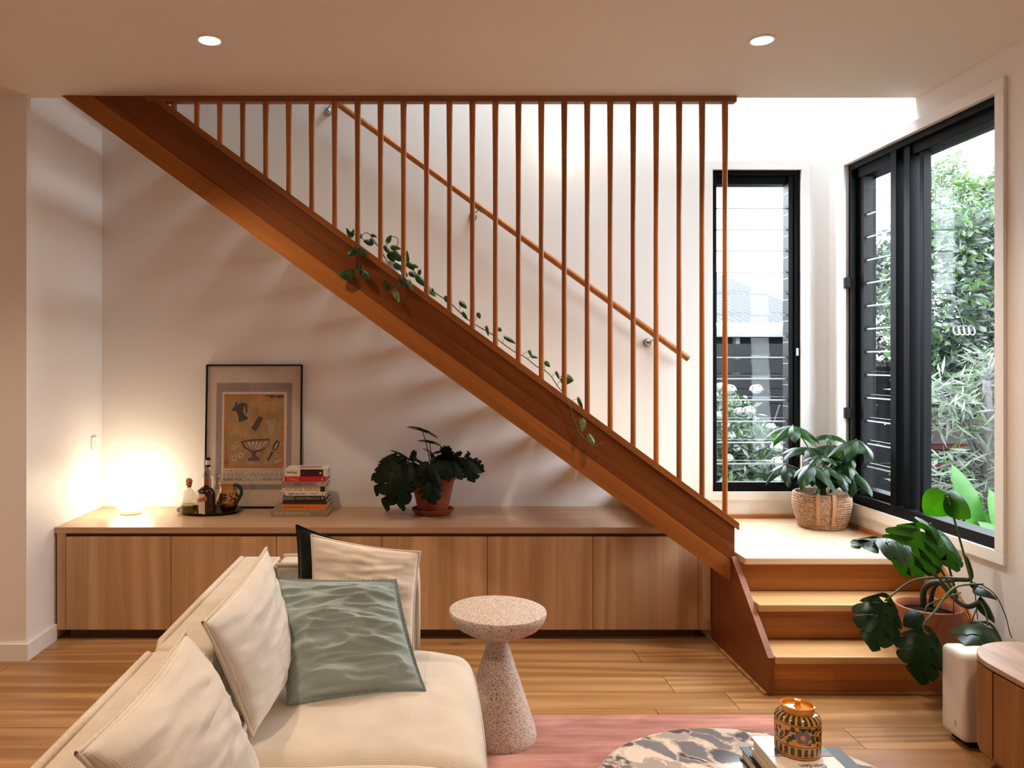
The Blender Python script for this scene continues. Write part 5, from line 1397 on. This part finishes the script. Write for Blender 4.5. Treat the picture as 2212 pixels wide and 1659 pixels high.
ptxt('EVERYONE', 685, 1283, 905, 1313, M['ink'], .01)
g = G()
for y in (1287, 1297, 1307): a = R_(470, y, 675, y + 2); g.add([(p[0], .0003, p[1]) for p in a], [(0, 1, 2, 3)])
g.obj('rule_lines', greyink, t)
# wavy clear film in front
g = G(); nx_, nz_ = 46, 66; vs_ = []; fs = []
for j in range(nz_ + 1):
    for i in range(nx_ + 1):
        x = x0 + .008 + (x1 - x0 - .016) * i / nx_; z = .008 + (z1 - .016) * j / nz_
        e = min(1, 6 * min(i, nx_ - i) / nx_) * min(1, 6 * min(j, nz_ - j) / nz_)
        y = -.0035 - .0035 * e * (1 + 2.6 * noise.noise(Vector((x * 9 + z * 2, z * 5, 2.2))) + .35 * noise.noise(Vector((x * 22, z * 11, 5))))
        vs_.append((x, y, z))
for j in range(nz_):
    for i in range(nx_): a = j * (nx_ + 1) + i; fs.append((a, a + 1, a + nx_ + 2, a + nx_ + 1))
g.add(vs_, fs); M['film'] = thin_glass('clear_plastic_film', (.97, .96, .95), .06, 4.0); g.obj('film', M['film'], t, smooth=True)

# ------------------------------------------------------------------ stack of cook books
def bu(u, d=4.31): return (u - U0) / F * d
def bz_(v, d=4.31): return EYE - (v - V0) / F * d
zb = lambda y: 990 + y / 11.85
xb_ = lambda x: 590 + x / 11.85
cream = colm('cream_book_cover', (.78, .70, .62), .35)
bk = [  # x0,x1,y_top,y_bottom (zoom px), colour, depth, title (text, xa, xb, ya, yb, colour), label
    (-55, 1385, 1330, 1495, colm('khaki_cover', (.30, .23, .14), .5), .25, [('THAI STREET FOOD', 20, 945, 1375, 1455, (.55, .45, .34))], 'large khaki cook book at the very bottom of the stack'),
    (225, 1355, 1197, 1318, colm('orange_cover', (.80, .20, .02), .45), .20, [('AROUND THE TABLE', 262, 790, 1230, 1278, (.20, .02, .01)), ('~3', 850, 1165, 1240, 1265, (.35, .07, .01))], 'orange cook book second from the bottom of the stack'),
    (245, 1360, 1080, 1190, colm('brown_black_cover', (.035, .022, .014), .55), .19, [('~2', 570, 1100, 1110, 1150, (.012, .008, .006))], 'brown black book under the Tokyo book in the stack'),
    (248, 1335, 972, 1072, colm('dark_photo_cover', (.045, .036, .034), .35), .20, [('Only in Tokyo', 600, 1000, 1005, 1062, (.62, .33, .12)), ('~2', 1025, 1195, 1020, 1048, (.3, .25, .22))], 'dark cook book with yellow Tokyo title in the stack'),
    (310, 1335, 872, 962, cream, .17, [("Tigela next door", 370, 855, 888, 950, (.02, .016, .014)), ('~4', 925, 1170, 900, 918, (.15, .12, .1)), ('~2', 985, 1115, 922, 938, (.15, .12, .1))], 'thin cream cook book below the bread book'),
    (225, 1330, 733, 866, colm('tan_white_cover', (.74, .64, .54), .4), .215, [('TARTINE BREAD', 230, 1200, 762, 840, (.42, .21, .06))], 'bread book with big tan capitals in the middle of the stack'),
    (228, 1345, 605, 716, colm('mauve_grey_cover', (.27, .20, .18), .5), .21, [('OSTRO', 530, 720, 640, 690, (.07, .05, .05)), ('~3', 785, 1000, 650, 675, (.12, .09, .08))], 'mauve grey cook book under the red one'),
    (250, 1345, 478, 602, colm('red_cover', (.52, .010, .008), .3), .20, [('THALI', 345, 645, 500, 585, (.70, .28, .18)), ('~2', 790, 1060, 540, 556, (.45, .12, .08))], 'glossy red cook book second from the top of the stack'),
    (305, 1385, 282, 472, colm('white_cover', (.72, .63, .57), .4), .16, [('Halliday', 342, 610, 340, 410, (.02, .015, .015))], 'thick white wine guide with a dark spine label on top of the stack')]
zcur = CTZ + .0005; yF = 4.31
heights = []
for i, (xa, xc, ya, yb_, mat_, dep, txt, lab) in enumerate(bk):
    z0_ = zcur; z1_ = bz_(zb(ya)) if i else bz_(zb(ya))
    if z1_ - z0_ < .015: z1_ = z0_ + .015
    y0_ = yF + (0 if i in (0,) else .012 + .003 * ((i * 7) % 3))
    k_ = y0_ / 4.31
    x0_, x1_ = bu(xb_(xa)) * k_, bu(xb_(xc)) * k_
    t = book(lab, x0_, x1_, y0_, y0_ + dep, z0_, z1_, mat_, 'front', 'cook books in the stack on the bench')
    hz = z1_ - z0_
    def sy(zy): return z0_ + hz * (yb_ - zy) / (yb_ - ya)
    for (s_, a, b_, c_, d_, colr) in txt:
        ax_, bx_ = bu(xb_(a)) * k_, bu(xb_(b_)) * k_
        letters(s_, bx_ - ax_, sy(c_) - sy(d_), 'lettering', colm('ink_%d_%s' % (i, s_[:3]), colr, .6), t, MX((ax_, y0_ - .0006, sy(d_)), (1, 0, 0), (0, 0, 1)), bold=.012 if s_.isupper() or i in (8, 4, 3) else 0)
    def patch(name, a, b_, c_, d_, m_, y_off=.0004):
        g = G(); g.box(bu(xb_(a)) * k_, bu(xb_(b_)) * k_, y0_ - y_off, y0_ - .0001, max(sy(d_), z0_ + .0004), min(sy(c_), z1_ - .0004)); g.obj(name, m_, t)
    def dot(a, c_, rr, m_):
        g = G(); q = [(bu(xb_(a)) * k_ + rr * math.cos(x), y0_ - .0008, sy(c_) + rr * math.sin(x)) for x in [2 * PI * j / 16 for j in range(16)]]; g.add(q, [tuple(range(16))]); g.obj('publisher_mark', m_, t)
    dkm = colm('dark_plum_label', (.035, .006, .008), .4); cr = colm('pale_mark', (.65, .45, .36), .5)
    if i == 8:
        patch('spine_label', 695, 1282, 295, 472, dkm); dot(1212, 388, .0062, cr)
        letters('25', .008, .009, 'lettering', colm('red_foil', (.25, .06, .03), .5), t, MX((bu(xb_(745)) * k_, y0_ - .0006, sy(405)), (1, 0, 0), (0, 0, 1)))
        # cover picture on top
        g = G(); g.box(x0_ + .07, x1_ - .04, y0_ + .03, y0_ + .12, z1_ + .0001, z1_ + .0004); g.obj('cover_photo', colm('rose_print', (.38, .17, .15), .4), t)
    if i == 7: dot(1258, 545, .0055, colm('gold_mark', (.70, .38, .16), .5)); patch('spine_corner', 252, 290, 480, 600, colm('gold_mark', (.70, .38, .16), .5))
    if i == 6: patch('spine_label', 1115, 1340, 612, 710, colm('pale_mauve', (.42, .33, .30), .5)); dot(1270, 650, .0035, dkm)
    if i == 5: patch('spine_label', 1208, 1328, 735, 864, M['ink'])
    if i == 4: dot(1270, 915, .0035, M['ink'])
    if i == 3: dot(1265, 1018, .0055, colm('pale_grey_mark', (.45, .38, .35), .5)); patch('spine_photo', 250, 540, 985, 1068, colm('smoky_print', (.16, .12, .12), .5))
    if i == 1: dot(1265, 1250, .006, colm('grey_mark', (.30, .28, .25), .5))
    zcur = z1_ + .0004

# ------------------------------------------------------------------ tray with bottles and jug
M['tray'] = plain('dark_green_glaze', (.014, .016, .008), .25)
tx_, ty_ = (451 - U0) / F * 4.42, 4.43
t = thing('tray', 'dark oval wavy edged tray holding the bottles and the jug', 'tray', (tx_, ty_, CTZ + .0005))
g = G(); n = 64; prof = [(.01, .004, 0), (.80, .004, 0), (.90, .010, .3), (1.0, .020, 1), (1.0, .023, 1), (.93, .018, .5), (.82, .0085, 0), (.01, .0085, 0)]
vs_ = []; fs = []
for (f, z_, w) in prof:
    for i in range(n):
        a = 2 * PI * i / n; rr = f * (1 + .02 * w * math.sin(9 * a)); vs_.append((tx_ + .183 * rr * math.cos(a), ty_ + .125 * rr * math.sin(a), CTZ + .0005 - .0035 + z_ + .003 * w * math.sin(9 * a + 1)))
for j in range(len(prof) - 1):
    for i in range(n): fs.append((j * n + i, j * n + (i + 1) % n, (j + 1) * n + (i + 1) % n, (j + 1) * n + i))
g.add(vs_, fs); g.add(vs_[:n], [tuple(range(n - 1, -1, -1))]); g.add(vs_[-n:], [tuple(range(n))]); g.obj('dish', M['tray'], t, smooth='auto')
TZ = CTZ + .0005 + .0055
def tinted(name, col, rough=.02, refl=1.6): return thin_glass(name, col, rough, refl)
M['clear'] = tinted('clear_bottle_glass', (.86, .84, .78), .02, 2.0)
M['liq'] = tinted('pale_liquor', (.52, .42, .20), .05, 1.0)
M['amber'] = plain('dark_amber_glass', (.022, .006, .003), .08)
M['copper'] = plain('copper_foil', (.34, .09, .03), .35, metal=.4)
M['cork'] = plain('orange_cork', (.40, .15, .05), .6, noise_amt=.2)
M['label'] = plain('paper_label', (.60, .50, .42), .7)
# squat clear bottle with round cork
x, y = (407 - U0) / F * 4.36, 4.37
t = thing('bottle', 'squat clear liquor bottle with a round cork at the left of the tray', 'bottle', (x, y, TZ), 'bottles on the tray')
g = G(); g.lathe([(.040, 0), (.047, .004), (.049, .03), (.048, .06), (.043, .09), (.034, .115), (.020, .131), (.0145, .136), (.0135, .155)], (x, y, TZ), 40); g.obj('glass_body', M['clear'], t, smooth='auto')
g = G(); g.lathe([(.039, .004), (.0455, .008), (.0470, .03), (.0468, .050), (.001, .050)], (x, y, TZ), 32); g.obj('liquor', M['liq'], t, smooth='auto')
g = G(); g.lathe([(.011, .145), (.0125, .156), (.017, .159), (.018, .162), (.015, .165)], (x, y, TZ), 24); g.sphere((x, y, TZ + .178), .0195, 20); g.obj('cork', M['cork'], t, smooth='auto')
letters('PATRON', .040, .009, 'lettering', colm('grey_etching', (.25, .21, .16), .5), t, MX((x - .020, y - .0492, TZ + .062), (1, 0, 0), (0, 0, 1)))
g = G(); frame_xz(g, x - .026, x + .026, TZ + .052, TZ + .080, .0012, y - .0492, y - .0486); g.obj('etched_frame', colm('grey_etching', (.25, .21, .16), .5), t)
# dark liqueur bottle
x, y = (445 - U0) / F * 4.35, 4.35
t = thing('bottle', 'dark amber square shouldered liqueur bottle with orange ribbon label on the tray', 'bottle', (x, y, TZ), 'bottles on the tray')
g = G(); g.lathe([(.046, 0), (.050, .004), (.0505, .115), (.046, .131), (.030, .145), (.0155, .153), (.0135, .165)], (x, y, TZ), 40, sy=.85); g.obj('glass_body', M['amber'], t, smooth='auto')
g = G(); g.lathe([(.0138, .162), (.0142, .166), (.0138, .200), (.001, .201)], (x, y, TZ), 28); g.obj('foil_capsule', M['copper'], t, smooth='auto')
def wraplabel(xa, xb, za, zb__, tilt, mat, nm, rad=.0512, sy_=.85):
    g = G(); n = 10; vs_ = []
    for i in range(n + 1):
        f = i / n; xx = xa + (xb - xa) * f; th = math.asin(max(-.99, min(.99, xx / rad)))
        for zz in (za, zb__): vs_.append((x + rad * math.sin(th), y - rad * sy_ * math.cos(th), TZ + zz + tilt * (xx - xa)))
    g.add(vs_, [(2 * i, 2 * i + 2, 2 * i + 3, 2 * i + 1) for i in range(n)]); return g.obj(nm, mat, t)
wraplabel(-.030, .006, .008, .118, 0, M['label'], 'paper_label')
wraplabel(-.042, .016, .068, .092, .25, colm('orange_ribbon', (.45, .13, .03), .5), 'ribbon_label', .0518)
g = G(); g.add([(x - .010 + .007 * math.cos(a), y - .0425, TZ + .132 + .004 * math.sin(a)) for a in [2 * PI * k / 12 for k in range(12)]], [tuple(range(12))]); g.obj('seal', colm('gold_seal', (.35, .17, .05), .4), t)
letters('COINTREAU', .044, .008, 'lettering', M['ink'], t, MX((x - .036, y - .0452, TZ + .078), (1, 0, .25), (-.25, 0, 1)))
# tall clear bottle behind
x, y = (449 - U0) / F * 4.47, 4.47
t = thing('bottle', 'tall clear bottle with a black cap standing behind the dark liqueur bottle', 'bottle', (x, y, TZ), 'bottles on the tray')
g = G(); g.lathe([(.030, 0), (.034, .004), (.034, .17), (.031, .20), (.016, .225), (.0130, .235), (.0130, .285)], (x, y, TZ), 32); g.obj('glass_body', M['clear'], t, smooth='auto')
g = G(); g.lathe([(.0140, .285), (.0142, .298), (.001, .2985)], (x, y, TZ), 20); g.obj('cap', M['blackp'], t, smooth='auto')
g = G(); g.lathe([(.0134, .258), (.0134, .284)], (x, y, TZ), 20); g.obj('neck_label', M['label'], t, smooth='auto')
g = G(); g.lathe([(.0136, .246), (.0136, .258)], (x, y, TZ), 20); g.obj('neck_band', M['blackp'], t, smooth='auto')
# glass decanter
x, y = (468 - U0) / F * 4.50, 4.51
t = thing('bottle', 'clear glass decanter with stopper half hidden behind the jug and dark bottle', 'bottle', (x, y, TZ), 'bottles on the tray')
g = G(); g.lathe([(.022, 0), (.025, .004), (.026, .10), (.022, .12), (.012, .135), (.011, .16), (.015, .165)], (x, y, TZ), 28); g.obj('glass_body', M['clear'], t, smooth='auto')
g = G(); g.sphere((x, y, TZ + .186), .018, 18); g.obj('stopper', M['clear'], t, smooth=True)
# painted jug
x, y = (493 - U0) / F * 4.44, 4.43
m, nt, b = newmat('painted_jug_glaze'); tc = nt.nodes.new('ShaderNodeTexCoord'); sp = N(nt, 'ShaderNodeSeparateXYZ'); L(nt, tc.outputs['Object'], sp.inputs[0])
nz = N(nt, 'ShaderNodeTexNoise'); nz.inputs['Scale'].default_value = 26; nz.inputs['Detail'].default_value = 2; nz.inputs['Distortion'].default_value = 1.5; L(nt, tc.outputs['Object'], nz.inputs['Vector'])
r1 = ramp(nt, [(.40, (.03, .012, .008)), (.47, (.20, .035, .012)), (.53, (.42, .20, .04)), (.60, (.48, .24, .06)), (.68, (.03, .045, .03))]); L(nt, nz.outputs[0], r1.inputs[0])
zr = N(nt, 'ShaderNodeMapRange'); zr.inputs[1].default_value = .03; zr.inputs[2].default_value = .065; L(nt, sp.outputs['Z'], zr.inputs[0])
mj = N(nt, 'ShaderNodeMix', data_type='RGBA'); L(nt, zr.outputs[0], mj.inputs[0]); mj.inputs[6].default_value = (.035, .012, .008, 1); L(nt, r1.outputs[0], mj.inputs[7])
zr2 = N(nt, 'ShaderNodeMapRange'); zr2.inputs[1].default_value = .105; zr2.inputs[2].default_value = .115; L(nt, sp.outputs['Z'], zr2.inputs[0])
mj2 = N(nt, 'ShaderNodeMix', data_type='RGBA'); L(nt, zr2.outputs[0], mj2.inputs[0]); L(nt, mj.outputs[2], mj2.inputs[6]); mj2.inputs[7].default_value = (.42, .20, .05, 1)
L(nt, mj2.outputs[2], b.inputs['Base Color']); b.inputs['Roughness'].default_value = .15; M['jugm'] = m
t = thing('jug', 'painted ochre and green ceramic jug with a dark green handle on the tray', 'jug', (x, y, TZ))
g = G(); g.lathe([(.036, 0), (.040, .004), (.052, .025), (.063, .055), (.0645, .075), (.058, .098), (.049, .113), (.046, .13), (.048, .152), (.053, .163), (.051, .164), (.045, .15), (.042, .13)], (x, y, TZ), 48); g.obj('body', M['jugm'], t, smooth='auto')
g = G(); g.lathe([(.0535, .1615), (.0525, .1665), (.049, .164)], (x, y, TZ), 48); g.lathe([(.047, .158), (.043, .135), (.001, .13)], (x, y, TZ), 32, 1); g.obj('rim', [colm('ochre_rim', (.48, .26, .10), .2), colm('pale_inner_glaze', (.55, .50, .50), .25)], t, smooth='auto')
hp = curve3([(x + .030, y - .02, TZ + .150), (x + .058, y - .018, TZ + .152), (x + .077, y - .012, TZ + .13), (x + .078, y - .01, TZ + .10), (x + .062, y - .01, TZ + .07), (x + .052, y - .01, TZ + .055)], 5)
g = G(); g.tube(hp, .0095, 10); g.obj('handle', colm('green_black_glaze', (.008, .03, .022), .12), t, smooth=True)
g = G(); g.add([(x + .006 + .026 * math.cos(a), y - .066 + .012 * (math.cos(a) ** 2), TZ + .078 + .020 * math.sin(a)) for a in [2 * PI * k / 16 for k in range(16)]], [tuple(range(16))]); g.obj('painted_patch', colm('cream_glaze', (.50, .34, .20), .2), t)
